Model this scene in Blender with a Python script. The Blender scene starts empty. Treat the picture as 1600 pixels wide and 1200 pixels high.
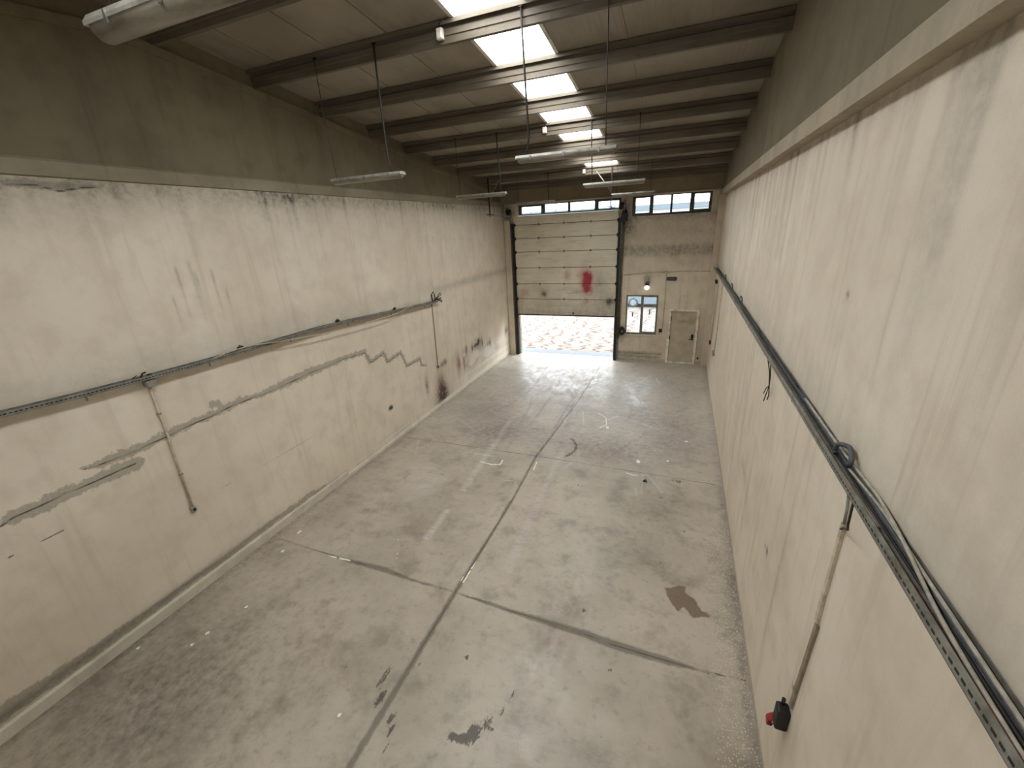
import bpy, math, random
import numpy as np
from mathutils import Vector, Matrix
rnd = random.Random(7)
C = bpy.context.scene.collection
W, D = 8.0, 16.75                       # hall width, distance of the gable wall
LED_L, LED_R = 6.04, 5.95               # underside of the ring beams
PUR = [4.62, 6.08, 7.49, 8.91, 10.29, 11.67, 13.07, 14.50, 15.92]
RIDGE = 4.1
def roof(y): return 7.83 - .106*(y-6.08) if y >= RIDGE else 7.83 - .106*(RIDGE-6.08) - .106*(RIDGE-y)

# ------------------------------------------------------------------ mesh helpers
class MB:
    def __init__(s): s.v=[]; s.f=[]; s.m=[]; s.smooth=[]
    def add(s, vs, fs, mi=0, sm=False):
        o=len(s.v); s.v+= [tuple(p) for p in vs]
        for f in fs: s.f.append([o+i for i in f]); s.m.append(mi); s.smooth.append(sm)
        return s
    def box(s, x0,x1,y0,y1,z0,z1, mi=0, bev=0):
        if bev:
            return s.bevbox(x0,x1,y0,y1,z0,z1,bev,mi)
        v=[(x,y,z) for z in (z0,z1) for y in (y0,y1) for x in (x0,x1)]
        return s.add(v,[(0,2,3,1),(4,5,7,6),(0,1,5,4),(2,6,7,3),(0,4,6,2),(1,3,7,5)],mi)
    def bevbox(s,x0,x1,y0,y1,z0,z1,b,mi=0):
        bm_=__import__('bmesh'); bm=bm_.new(); bm_.ops.create_cube(bm,size=1)
        for v in bm.verts: v.co=Vector(((x0+x1)/2+v.co.x*(x1-x0),(y0+y1)/2+v.co.y*(y1-y0),(z0+z1)/2+v.co.z*(z1-z0)))
        bm_.ops.bevel(bm,geom=bm.edges[:],offset=b,segments=2,affect='EDGES',profile=.5)
        bm.verts.index_update()
        s.add([v.co[:] for v in bm.verts],[[v.index for v in f.verts] for f in bm.faces],mi); bm.free(); return s
    def prism(s, prof, a, b, axis='x', mi=0, closed=True):
        # prof: list of 2D points (u,v) ; extruded along axis from a to b
        def P(u,v,t): return {'x':(t,u,v),'y':(u,t,v),'z':(u,v,t)}[axis]
        n=len(prof); vs=[P(u,v,a) for u,v in prof]+[P(u,v,b) for u,v in prof]
        fs=[(i,(i+1)%n,n+(i+1)%n,n+i) for i in range(n if closed else n-1)]
        if closed: fs+=[tuple(range(n))[::-1], tuple(range(n,2*n))]
        return s.add(vs,fs,mi)
    def tube(s, pts, r, n=8, mi=0, cap=True):
        pts=[Vector(p) for p in pts]; o=len(s.v); prev=None
        for i,p in enumerate(pts):
            t=((pts[min(i+1,len(pts)-1)]-pts[max(i-1,0)])).normalized()
            ref=Vector((0,0,1)) if abs(t.z)<.9 else Vector((1,0,0))
            a=t.cross(ref).normalized(); b=t.cross(a)
            if prev is not None and a.dot(prev)<0: a=-a; b=-b
            prev=a; rr=r[i] if isinstance(r,(list,tuple)) else r
            for k in range(n):
                q=p+rr*(math.cos(2*math.pi*k/n)*a+math.sin(2*math.pi*k/n)*b); s.v.append(tuple(q))
        for i in range(len(pts)-1):
            for k in range(n):
                s.f.append([o+i*n+k,o+i*n+(k+1)%n,o+(i+1)*n+(k+1)%n,o+(i+1)*n+k]); s.m.append(mi); s.smooth.append(True)
        if cap:
            e=o+(len(pts)-1)*n
            s.f+= [list(range(o,o+n))[::-1], list(range(e,e+n))]; s.m+=[mi,mi]; s.smooth+=[False,False]
        return s
    def lathe(s, c, prof, axis=(0,0,1), n=24, mi=0):
        ax=Vector(axis).normalized(); ref=Vector((0,0,1)) if abs(ax.z)<.9 else Vector((1,0,0))
        a=ax.cross(ref).normalized(); b=ax.cross(a); c=Vector(c); o=len(s.v)
        for r,h in prof:
            for k in range(n): s.v.append(tuple(c+ax*h+r*(math.cos(2*math.pi*k/n)*a+math.sin(2*math.pi*k/n)*b)))
        for i in range(len(prof)-1):
            for k in range(n):
                s.f.append([o+i*n+k,o+i*n+(k+1)%n,o+(i+1)*n+(k+1)%n,o+(i+1)*n+k]); s.m.append(mi); s.smooth.append(True)
        e=o+(len(prof)-1)*n
        s.f+=[list(range(o,o+n)),list(range(e,e+n))[::-1]]; s.m+=[mi,mi]; s.smooth+=[False,False]
        return s
    def build(s, name, mats, parent=None, fix=True):
        base=Vector((0,0,0)); p=parent
        while p is not None: base+=Vector(p.location); p=p.parent
        me=bpy.data.meshes.new(name); loc=Vector((0,0,0))
        if parent is None:
            xs=[v[0] for v in s.v]; ys=[v[1] for v in s.v]; zs=[v[2] for v in s.v]
            loc=Vector(((min(xs)+max(xs))/2,(min(ys)+max(ys))/2,min(zs)))
        off=base+loc
        me.from_pydata([(x-off.x,y-off.y,z-off.z) for x,y,z in s.v],[],s.f)
        if not isinstance(mats,(list,tuple)): mats=[mats]
        for m in mats: me.materials.append(m)
        me.polygons.foreach_set('material_index',s.m); me.polygons.foreach_set('use_smooth',s.smooth)
        if fix:
            bmm=__import__('bmesh'); bm=bmm.new(); bm.from_mesh(me); bmm.ops.recalc_face_normals(bm,faces=bm.faces); bm.to_mesh(me); bm.free()
        me.update(); o=bpy.data.objects.new(name,me); C.objects.link(o); o.location=loc
        if parent is not None: o.parent=parent
        return o
def tag(o, label=None, cat=None, group=None, kind=None):
    if label: o['label']=label
    if cat: o['category']=cat
    if group: o['group']=group
    if kind: o['kind']=kind
    return o
def thing(name, loc, label, cat, group=None, kind=None):
    o=bpy.data.objects.new(name,None); C.objects.link(o); o.location=loc; o.empty_display_size=.1
    return tag(o,label,cat,group,kind)

# ------------------------------------------------------------------ shader helpers
def lin(h):
    r=[]
    for i in (0,2,4):
        c=int(h[i:i+2],16)/255; r.append(c/12.92 if c<=.04045 else ((c+.055)/1.055)**2.4)
    return (*r,1)
class NT:
    def __init__(s,name):
        s.m=bpy.data.materials.new(name); s.m.use_nodes=True; s.t=s.m.node_tree
        s.b=s.t.nodes['Principled BSDF']; s.geo=None
    def n(s,ty,**k):
        x=s.t.nodes.new(ty)
        for a,b in k.items(): setattr(x,a,b)
        return x
    def put(s,sock,v):
        if isinstance(v,bpy.types.NodeSocket): s.t.links.new(v,sock)
        elif v is not None: sock.default_value=v
    def pos(s):
        if s.geo is None: s.geo=s.n('ShaderNodeNewGeometry')
        return s.geo.outputs['Position']
    def mapping(s,scale=(1,1,1),loc=(0,0,0),src=None):
        m=s.n('ShaderNodeMapping'); s.put(m.inputs[0],src or s.pos()); m.inputs['Scale'].default_value=scale; m.inputs['Location'].default_value=loc; return m.outputs[0]
    def noise(s,scale=1,detail=4,rough=.55,vec=None,dist=0,stretch=None,loc=(0,0,0)):
        n=s.n('ShaderNodeTexNoise'); n.inputs['Scale'].default_value=scale; n.inputs['Detail'].default_value=detail
        n.inputs['Roughness'].default_value=rough; n.inputs['Distortion'].default_value=dist
        s.put(n.inputs['Vector'], vec or (s.mapping(stretch or (1,1,1),loc))); return n.outputs['Fac']
    def math(s,op,a,b=None,c=None,clamp=False):
        m=s.n('ShaderNodeMath',operation=op,use_clamp=clamp); s.put(m.inputs[0],a)
        if b is not None: s.put(m.inputs[1],b)
        if c is not None: s.put(m.inputs[2],c)
        return m.outputs[0]
    def rng(s,v,a,b,c=0.,d=1.,smooth=True):
        m=s.n('ShaderNodeMapRange',interpolation_type='SMOOTHSTEP' if smooth else 'LINEAR'); s.put(m.inputs[0],v)
        for i,x in enumerate((a,b,c,d)): m.inputs[1+i].default_value=x
        return m.outputs[0]
    def mix(s,f,a,b,mode='MIX'):
        m=s.n('ShaderNodeMix',data_type='RGBA',blend_type=mode); s.put(m.inputs[0],f); s.put(m.inputs[6],a); s.put(m.inputs[7],b); return m.outputs[2]
    def attr(s,name): return s.n('ShaderNodeAttribute',attribute_name=name).outputs['Fac']
    def sep(s,v):
        x=s.n('ShaderNodeSeparateXYZ'); s.put(x.inputs[0],v); return x.outputs
    def out(s,col=None,rough=None,metal=None,spec=None,bump=None,bs=.3,bd=.02):
        if col is not None: s.put(s.b.inputs['Base Color'],col)
        if rough is not None: s.put(s.b.inputs['Roughness'],rough)
        if metal is not None: s.put(s.b.inputs['Metallic'],metal)
        if spec is not None: s.put(s.b.inputs['Specular IOR Level'],spec)
        if bump is not None:
            b=s.n('ShaderNodeBump'); b.inputs['Strength'].default_value=bs; b.inputs['Distance'].default_value=bd
            s.put(b.inputs['Height'],bump); s.put(s.b.inputs['Normal'],b.outputs[0])
        return s.m
def simple(name,h,rough=.6,metal=0.,var=.25,scale=8,spec=.4,dirt=None,bump=0):
    s=NT(name); c=lin(h); a=tuple(x*(1-var) for x in c[:3])+(1,); b=tuple(min(1,x*(1+var*.6)) for x in c[:3])+(1,)
    f=s.noise(scale,5,.6); col=s.mix(s.rng(f,.3,.7),a,b)
    if dirt: col=s.mix(s.rng(s.noise(scale*.4,6,.65,loc=(3,1,7)),.5,.72,0,.8),col,lin(dirt))
    return s.out(col,rough,metal,spec,s.noise(scale*8,3) if bump else None,bump)

PLA, PLB, PLC = lin('e4d9c6'), lin('d9cdb9'), lin('bfb19d')
def plaster(name, a, b, dark, streak=(.9,.55), low=None):
    s=NT(name)
    big=s.noise(.45,4,.6); med=s.noise(2.2,6,.62,loc=(5,2,1))
    col=s.mix(s.rng(big,.35,.68),a,b)
    col=s.mix(s.rng(med,.42,.7,0,.35),col,dark)
    st=s.noise(1.,6,.6,stretch=(6,6,.35),dist=.3)
    col=s.mix(s.rng(st,.5,.8,0,streak[1]),col,dark)
    fine=s.noise(70,4,.7)
    col=s.mix(s.rng(fine,.3,.75,0,.16),col,dark)
    return s,col,fine
def paint_layers(s,col,fine):
    """ stains, painted shade, cracks, repair mortar stored as distance attributes on the wall mesh """
    n1=s.noise(9,6,.7); n2=s.noise(34,5,.7)
    wob=s.math('MULTIPLY_ADD',n1,.24,-.12)
    d=s.math('ADD',s.attr('mortar'),wob)
    mm=s.rng(d,.012,-.022)
    col=s.mix(s.math('MULTIPLY',mm,s.rng(n2,.2,.8,.4,.75)),col,s.mix(n2,lin('6d675b'),lin('918a7a')))
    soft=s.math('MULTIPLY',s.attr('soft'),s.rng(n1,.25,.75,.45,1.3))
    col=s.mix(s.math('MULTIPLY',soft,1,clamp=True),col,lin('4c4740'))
    wh=s.math('MULTIPLY',s.rng(s.math('ADD',s.attr('white'),s.math('ADD',s.math('MULTIPLY_ADD',n2,.5,-.25),s.math('MULTIPLY_ADD',n1,1.,-.5))),.35,.6),s.rng(s.attr('white'),.05,.25))
    col=s.mix(s.math('MULTIPLY',wh,.8),col,lin('e4ddd2'))
    rd=s.math('MULTIPLY',s.attr('red'),s.rng(n2,.3,.65,.5,1.2))
    col=s.mix(s.math('MULTIPLY',rd,.9,clamp=True),col,lin('94404a'))
    cd=s.math('ADD',s.attr('crack'),s.math('MULTIPLY_ADD',n2,.016,-.008))
    cr=s.rng(cd,.017,.003)
    col=s.mix(s.math('MULTIPLY',cr,.85),col,lin('35302a'))
    bump=s.math('ADD',s.math('MULTIPLY',fine,.25),s.math('ADD',s.math('MULTIPLY',mm,.4),s.math('MULTIPLY',cr,-1.)))
    return col,bump
def wall_mat(name,a=PLA,b=PLB,c=PLC,layers=True,streak=(.9,.5)):
    s,col,fine=plaster(name,a,b,c,streak)
    if layers: col,bump=paint_layers(s,col,fine)
    else: bump=fine
    return s.out(col,.85,0,.25,bump,.35,.012)
M={}
M['plaster']=wall_mat('cream_plaster')
M['plaster_r']=wall_mat('cream_plaster_streaked',streak=(.9,.75))
M['plaster_f']=wall_mat('gable_plaster',lin('e0d4c0'),lin('d2c5af'),lin('a99a84'))
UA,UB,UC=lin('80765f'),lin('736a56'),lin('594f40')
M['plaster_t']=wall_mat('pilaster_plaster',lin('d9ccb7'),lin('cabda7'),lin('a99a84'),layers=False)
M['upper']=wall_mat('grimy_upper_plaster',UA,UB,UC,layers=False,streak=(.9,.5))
M['beam']=wall_mat('ring_beam_concrete',lin('b5aa94'),lin('a79b85'),lin('82776a'),layers=False)
M['beam_l']=wall_mat('dark_ring_beam_concrete',lin('9a907b'),lin('8b816d'),lin('6b6253'),layers=False)  # darker variant of the ring beam tones, for the left ledge
M['beam_d']=wall_mat('gable_beam_paint',lin('93846d'),lin('84765f'),lin('6a5d4b'),layers=False)
M['curb']=wall_mat('curb_mortar',lin('dcd3c1'),lin('cfc5b2'),lin('a3988a'),layers=False)
M['galv']=simple('galvanised_steel','8b8c88',.45,.65,.35,14,dirt='5d564c',bump=.05)
M['galv_d']=simple('dull_galvanised_steel','8c8b82',.5,.3,.35,10,dirt='6b4a36',bump=.05)
M['trayin']=simple('tray_floor_dust','7f7b72',.7,.2,.4,9,dirt='7a5843')
M['dark']=simple('dark_steel','2c2926',.5,.4,.4,10)
M['black']=simple('black_plastic','191817',.5,0,.3,20)
M['cable_d']=simple('dark_grey_cable','55575a',.55,0,.3,20)
M['cable_g']=simple('pale_grey_cable','b3ac9c',.55,0,.25,20)
M['cable_k']=simple('black_cable','28251f',.6,0,.3,20)
M['pvc']=simple('cream_pvc','c6b9a1',.5,0,.25,12,dirt='8f816b')
M['pvc_g']=simple('grey_pvc','8d8b82',.5,0,.2,12)
M['brownpvc']=simple('brown_stained_pvc','8e806c',.6,0,.25,12)
M['alu']=simple('weathered_aluminium','857f73',.45,.3,.25,8,dirt='5f5a4c')
M['wframe']=simple('dark_olive_window_frame','43443b',.5,.1,.25,8)
M['white']=simple('off_white_paint','dcd6c8',.5,0,.15,10,dirt='9d937f')
M['red']=simple('red_plastic','a3202c',.4,0,.2,20)
M['doorleaf']=simple('cream_door_paint','bdb29b',.55,0,.14,3,dirt='8a7d68',bump=.05)
M['doorframe']=simple('pale_door_frame','ebe2cf',.55,0,.15,6,dirt='9a8d76')
M['scrap']=simple('white_scrap','eeeae2',.6,0,.06,20)
M['brass']=simple('dull_brass','8a7448',.4,.7,.3,20)
M['lampbase']=simple('dirty_lamp_housing','928e82',.5,0,.25,9,dirt='655d50')
# purlin steel : dusty zinc with scuffs and stains
s=NT('dusty_zinc_purlin')
f1=s.noise(1.2,5,.6,stretch=(.5,2,2)); f2=s.noise(9,6,.7)
col=s.mix(s.rng(f1,.35,.7),lin('72685a'),lin('5c5244')); col=s.mix(s.rng(f2,.55,.8,0,.55),col,lin('3f3a31'))
M['purlin']=s.out(col,.55,.15,.4,f2,.08,.004)
# roof sheet: cream coated steel with fine ribs running down the slope
s=NT('cream_roof_sheet')
x,y,z=s.sep(s.pos()); col=s.mix(s.rng(s.noise(.8,4),.35,.7),lin('93897a'),lin('827868'))
col=s.mix(s.rng(s.noise(3,6,.65,stretch=(1,.3,1)),.5,.75,0,.45),col,lin('675d4f'))
rib=s.math('SINE',s.math('MULTIPLY',x,2*math.pi/.085)); rib=s.rng(rib,.3,1)
M['sheet']=s.out(col,.5,0,.4,rib,.25,.006)
# sky-light pane : milky ribbed polycarbonate glowing with daylight
s=NT('daylit_polycarbonate')
x,y,z=s.sep(s.pos())
fr=s.math('FRACT',s.math('MULTIPLY',x,3.4)); rb=s.rng(s.math('ABSOLUTE',s.math('SUBTRACT',fr,.5)),.0,.14,.55,1.)
col=s.mix(rb,lin('c3ced6'),lin('f4f8fb'))
col=s.mix(s.rng(s.noise(1.5,5,.6,stretch=(3,.6,1)),.45,.75,0,.35),col,lin('d0d8dd'))
s.out(col,.35,0,.4); s.put(s.b.inputs['Emission Color'],col); s.b.inputs['Emission Strength'].default_value=5.0
M['pane']=s.m
# clear glass (lets light straight through)
s=NT('window_glass'); t=s.t; t.nodes.remove(s.b)
tr=s.n('ShaderNodeBsdfTransparent'); tr.inputs[0].default_value=(.93,.96,.97,1); gl=s.n('ShaderNodeBsdfGlossy'); gl.inputs['Roughness'].default_value=.03
mx=s.n('ShaderNodeMixShader'); fz=s.n('ShaderNodeFresnel'); fz.inputs[0].default_value=1.45
s.put(mx.inputs[0],fz.outputs[0]); s.put(mx.inputs[1],tr.outputs[0]); s.put(mx.inputs[2],gl.outputs[0]); s.put(t.nodes['Material Output'].inputs[0],mx.outputs[0])
M['glass']=s.m
# lamp diffuser : ribbed yellowed acrylic
s=NT('yellowed_acrylic_diffuser')
x,y,z=s.sep(s.pos())
col=s.mix(s.rng(s.noise(5,5,.65,stretch=(.6,2,2)),.4,.7),lin('8c8373'),lin('6a614f')); col=s.mix(s.rng(s.noise(16,5,.7,loc=(2,4,1)),.6,.75,0,.6),col,lin('5b4a3a'))
s.out(col,.3,0,.5); s.b.inputs['Transmission Weight'].default_value=.15
M['acrylic']=s.m
# sectional door skin
s=NT('sectional_door_skin')
x,y,z=s.sep(s.pos()); col=s.mix(s.rng(s.noise(.9,4,.6),.35,.7),lin('dbd3bd'),lin('cdc4ad'))
col=s.mix(s.rng(s.noise(4,6,.65,stretch=(.4,1,5)),.5,.75,0,.4),col,lin('857c69'))
n1=s.noise(4,7,.75,stretch=(1.6,1,.8)); n2=s.noise(16,6,.75,stretch=(.7,1,3))
hl=s.rng(s.math('SINE',s.math('MULTIPLY',z,2*math.pi/.062)),.75,1)
def amt(k,lo=.25,hi=.75): return s.math('MULTIPLY',s.attr(k),s.rng(s.math('ADD',s.math('MULTIPLY',n1,.6),s.math('MULTIPLY',n2,.4)),lo,hi,.15,1.35),clamp=True)
col=s.mix(s.math('MULTIPLY',amt('dirt'),.8),col,lin('6f6a62'))
col=s.mix(s.math('MULTIPLY',amt('soft'),.95,clamp=True),col,lin('33322f'))
col=s.mix(s.math('MULTIPLY',amt('red',.3,.62),.95,clamp=True),col,lin('9c1530'))
M['dskin']=s.out(col,.5,0,.35,hl,-.25,.006)
# floor
s=NT('worn_concrete_floor')
x,y,z=s.sep(s.pos())
big=s.noise(.55,5,.6); med=s.noise(1.7,7,.65,loc=(3,7,0)); fin=s.noise(8,8,.7); vf=s.noise(45,5,.7)
col=s.mix(s.rng(big,.36,.66),lin('c0b4a2'),lin('aba08f'))
col=s.mix(s.rng(med,.46,.72,0,.6),col,lin('7d7468'))
col=s.mix(s.rng(s.noise(.8,6,.65,loc=(9,4,0)),.52,.72,0,.5),col,lin('94806f'))
col=s.mix(s.rng(fin,.5,.78,0,.5),col,lin('716a60'))
col=s.mix(s.rng(s.noise(3.1,7,.7,loc=(1,8,0)),.56,.74,0,.4),col,lin('c0b8ab'))
col=s.mix(s.rng(vf,.55,.75,0,.25),col,lin('6c655b'))
grm=s.attr('soft'); col=s.mix(s.math('MULTIPLY',s.math('MULTIPLY',grm,s.rng(fin,.25,.7,.3,1.3)),.9,clamp=True),col,lin('574f4b'))
pal=s.math('MULTIPLY',s.attr('pale'),s.rng(s.math('ADD',s.math('MULTIPLY',s.noise(7,7,.75,stretch=(.55,2.4,1),dist=1.4,loc=(1,5,0)),.65),s.math('MULTIPLY',vf,.35)),.36,.64,.05,1.4))
col=s.mix(s.math('MULTIPLY',pal,.7,clamp=True),col,lin('d8d4ce'))
rdd=s.attr('red'); col=s.mix(s.math('MULTIPLY',s.math('MULTIPLY',rdd,s.rng(fin,.3,.7,.3,1.2)),.6,clamp=True),col,lin('7d6063'))
bd=s.math('ADD',s.attr('mortar'),s.math('MULTIPLY_ADD',fin,.09,-.045)); bm_=s.rng(bd,.01,-.03)
col=s.mix(s.math('MULTIPLY',bm_,.72),col,s.mix(vf,lin('4f473d'),lin('7d7366')))
sk=s.noise(9,6,.75,stretch=(2.6,.8,1),dist=.6,loc=(2,2,0))
dk=s.math('ADD',s.attr('dark'),s.math('ADD',s.math('MULTIPLY_ADD',sk,1.7,-.85),s.math('MULTIPLY_ADD',vf,.7,-.35))); dm=s.math('MULTIPLY',s.rng(dk,.45,.6),s.rng(s.attr('dark'),.04,.2))
col=s.mix(s.math('MULTIPLY',dm,.85),col,lin('4d453f'))
br=s.math('ADD',s.attr('brown'),s.math('MULTIPLY_ADD',fin,.14,-.07)); bw=s.rng(br,.012,-.012)
col=s.mix(s.math('MULTIPLY',bw,.9),col,s.mix(s.rng(vf,.4,.7),lin('6f5b4a'),lin('87725e')))
vo=s.n('ShaderNodeTexVoronoi'); vo.inputs['Scale'].default_value=38; s.put(vo.inputs['Vector'],s.pos())
vn=s.n('ShaderNodeTexNoise'); vn.inputs['Scale'].default_value=30; s.put(vn.inputs['Vector'],s.pos())
cr_=s.math('MULTIPLY',s.rng(vo.outputs['Distance'],.34,.2),s.rng(s.math('MULTIPLY',s.attr('crumb'),vn.outputs['Fac']),.24,.42))
col=s.mix(s.math('MULTIPLY',cr_,.75),col,lin('ddd4c2'))
wt=s.math('MULTIPLY',s.rng(s.math('ADD',s.attr('white'),s.math('ADD',s.math('MULTIPLY_ADD',vf,.7,-.35),s.math('MULTIPLY_ADD',fin,.5,-.25))),.4,.62),s.rng(s.attr('white'),.05,.25)); col=s.mix(wt,col,lin('f2efe9'))
jt=s.rng(s.math('ADD',s.attr('crack'),s.math('MULTIPLY_ADD',vf,.012,-.006)),.012,.003); col=s.mix(s.math('MULTIPLY',jt,.8),col,lin('4b4136'))
ro=s.math('ADD',s.rng(s.noise(1.3,6,.65,loc=(4,1,0)),  .3,.7,.27,.42),s.rng(s.noise(6,6,.7,stretch=(1,.45,1),dist=1.2),.4,.62,0,.22)); ro=s.math('ADD',ro,s.math('MULTIPLY',bm_,.25))
hgt=s.math('ADD',s.math('ADD',s.math('MULTIPLY',fin,.5),s.math('MULTIPLY',med,.8)),s.math('MULTIPLY',jt,-1))
M['floor']=s.out(col,ro,0,.45,hgt,.45,.012)

# ------------------------------------------------------------------ painted surfaces (distance fields -> attributes)
def seg_d(P,pts,ws=None):
    """distance of points P (N,2) to a polyline; with ws: distance minus interpolated half-width"""
    best=np.full(len(P),9.)
    for i in range(len(pts)-1):
        a=np.array(pts[i],float); b=np.array(pts[i+1],float); ab=b-a; L=max(ab@ab,1e-9)
        t=np.clip(((P-a)@ab)/L,0,1); d=np.hypot(*(P-(a+t[:,None]*ab)).T)
        if ws is not None: d=d-(ws[i]*(1-t)+ws[i+1]*t)
        best=np.minimum(best,d)
    return best
def poly_d(P,pts):
    pts=np.array(pts,float); d=seg_d(P,list(pts)+[pts[0]]); ins=np.zeros(len(P),bool); n=len(pts)
    for i in range(n):
        a,b=pts[i],pts[(i+1)%n]
        c=((a[1]>P[:,1])!=(b[1]>P[:,1]))&(P[:,0]<(b[0]-a[0])*(P[:,1]-a[1])/((b[1]-a[1]) or 1e-9)+a[0]); ins^=c
    return np.where(ins,-d,d)
def blob(P,x,y,rx,ry,k=1.,p=2.): return k*np.exp(-((np.abs(P[:,0]-x)/rx)**p+(np.abs(P[:,1]-y)/ry)**p))
def grid_attrs(o, P, attrs):
    for k,v in attrs.items():
        a=o.data.attributes.new(k,'FLOAT','POINT'); full=np.full(len(o.data.vertices),9. if k in('mortar','crack','brown') else 0.,np.float32)
        full[:len(v)]=v; a.data.foreach_set('value',full)
def grid_object(name, us, vs, to3, mats, shell=None, matf=None):
    """dense front sheet on the us x vs lattice + shell boxes behind it, one mesh"""
    nu,nv=len(us),len(vs); U,V=np.meshgrid(us,vs); P=np.stack([U.ravel(),V.ravel()],1)
    co=to3(P); i=np.arange(nu*nv).reshape(nv,nu)
    q=np.stack([i[:-1,:-1],i[:-1,1:],i[1:,1:],i[1:,:-1]],-1).reshape(-1,4)
    sh=shell or MB(); nq=len(q); me=bpy.data.meshes.new(name)
    allv=np.concatenate([co,np.array(sh.v).reshape(-1,3)]); fs=[tuple(f) for f in q]+[tuple(j+nu*nv for j in f) for f in sh.f]
    loc=np.array([(allv[:,0].min()+allv[:,0].max())/2,(allv[:,1].min()+allv[:,1].max())/2,allv[:,2].min()])
    me.from_pydata([tuple(p) for p in (allv-loc)],[],fs)
    for m in mats: me.materials.append(m)
    mi=np.zeros(len(fs),np.int32)
    if matf is not None: mi[:nq]=matf(co[q].mean(1))
    mi[nq:]=sh.m; me.polygons.foreach_set('material_index',mi); me.update()
    o=bpy.data.objects.new(name,me); C.objects.link(o); o.location=loc
    return o,P
Y0=-2.5                                  # the hall goes on a little behind the viewer
# ---- left wall
crackA=[(2.25,2.65),(2.49,2.62),(2.79,2.61),(3.2,2.63),(3.58,2.65),(3.96,2.66),(4.29,2.69),(4.84,2.66),(5.37,2.67),(5.96,2.7),(6.4,2.69),(6.88,2.7),(7.57,2.65),(7.7,2.36),(8.24,2.44),(8.31,2.18),(8.91,2.25),(9.1,1.82),(9.74,1.83),(9.8,1.62),(10.05,1.52)]
wA=[.03,.07,.07,.06,.06,.06,.07,.05,.1,.09,.08,.06,.07,.06,.06,.06,.06,.06,.06,.06,.02]
crackB=[(1.42,2.41),(1.56,2.45),(1.73,2.44),(2.0,2.46),(2.31,2.44),(2.57,2.45),(2.76,2.44)]
wB=[.03,.08,.09,.09,.08,.1,.1]
us=np.arange(Y0,D+.01,.026); vs=np.arange(0,LED_L+.02,.026)
sh=MB(); sh.box(-.25,-.002,Y0,D+.25,0,LED_L+.1)
wl,P=grid_object('wall_left',us,vs,lambda P:np.stack([np.zeros(len(P)),P[:,0],P[:,1]],1),[M['plaster']],sh)
mort=np.minimum(seg_d(P,[(a,b+.02) for a,b in crackA],wA),seg_d(P,crackB,wB))
lowb=[(-2,.33),(.74,.33),(1.17,.29),(1.62,.28),(2.29,.25),(2.85,.26),(3.36,.22),(3.98,.25),(4.54,.25),(5.16,.24),(5.5,.22),(5.7,.2)]
mort=np.minimum(mort,seg_d(P,lowb,[.11,.11,.1,.085,.07,.05,.05,.06,.05,.06,.04,.02]))
mort=np.minimum(mort,seg_d(P,[(3.95,2.83),(4.05,2.8)],[.07,.05]))
mort=np.minimum(mort,seg_d(P,[(2.62,5.97),(2.76,5.97),(2.93,5.96),(3.1,5.95),(3.26,5.97),(3.45,5.98)],[.03,.04,.05,.05,.03,.01]))
crk=np.minimum.reduce([seg_d(P,crackA),seg_d(P,crackB)+.0,seg_d(P,[(1.64,2.03),(1.85,2.03)])+.002,seg_d(P,[(1.36,2.03),(1.4,2.03)]),
    seg_d(P,[(3.55,1.44),(4.24,1.41),(5.74,1.4)])+.0075,seg_d(P,[(5.86,1.7),(5.85,1.17)])+.008,
    seg_d(P,[(2.62,5.94),(2.9,5.95),(3.08,5.9),(3.3,5.95),(3.5,5.97)]),seg_d(P,[(6.6,.13),(9.5,.17)])+.006,seg_d(P,[(7.3,.28),(10.2,.3)])+.007])
y,z=P[:,0],P[:,1]
soft=blob(P,10.72,.55,.22,.45,1.)+blob(P,9.93,.95,.09,.28,.75)+blob(P,8.17,.97,.07,.05,2.5)+blob(P,10.68,.2,.45,.3,.7)+blob(P,10.9,1.3,.12,.09,.7)
for a,b,ra,rb,k in [(11.1,1.32,.1,.1,.9),(12.44,1.2,.18,.14,.55),(12.6,1.35,.07,.12,.9),(13.5,1.2,.4,.25,.55),(13.6,1.38,.12,.1,.8),(14.4,.95,.12,.25,.7),(14.1,.75,.2,.25,.5),(15.3,.8,.4,.3,.35),(16.3,1.1,.13,.2,.8),(16.5,.9,.2,.3,.5),(12.9,.75,.5,.15,.4),(11.9,1.0,.12,.4,.45),(10.95,.4,.2,.3,.4)]: soft+=blob(P,a,b,ra,rb,k)
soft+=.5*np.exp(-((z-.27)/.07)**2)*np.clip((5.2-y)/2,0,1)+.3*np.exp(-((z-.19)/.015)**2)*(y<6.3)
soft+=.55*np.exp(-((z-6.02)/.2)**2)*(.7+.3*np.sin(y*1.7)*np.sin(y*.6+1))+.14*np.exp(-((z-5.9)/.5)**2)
soft+=.3*np.exp(-((z-3.62)/.13)**2)*(y>10.85)+.12*np.exp(-((z-3.75)/.25)**2)*(y<10.85)
for k in range(55):                                      # vertical dribbles under the ring beam
    yy=rnd.uniform(.5,16.5); L=rnd.uniform(.25,1.5); soft+=rnd.uniform(.06,.26)*np.exp(-((y-yy)/rnd.uniform(.02,.06))**2)*np.clip(1-(5.95-z)/L,0,1)
for yy,zt,L in [(4.05,5.0,1.0),(4.25,5.05,1.1),(4.3,4.9,.7),(4.55,4.9,.9),(3.9,4.6,.6),(4.7,4.6,.5)]: soft+=.45*np.exp(-((y-yy)/.02)**2)*np.clip((zt-z)/.1,0,1)*np.clip((z-(zt-L))/L,0,1)
white=blob(P,14.3,.75,.5,.3,.8)+blob(P,13.2,.95,.5,.25,.75)+blob(P,12.4,1.2,.12,.1,.8)+blob(P,12.9,.72,.25,.1,.8)+blob(P,15.6,.9,.7,.35,.6)+blob(P,16.5,.8,.25,.4,.6)
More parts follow.
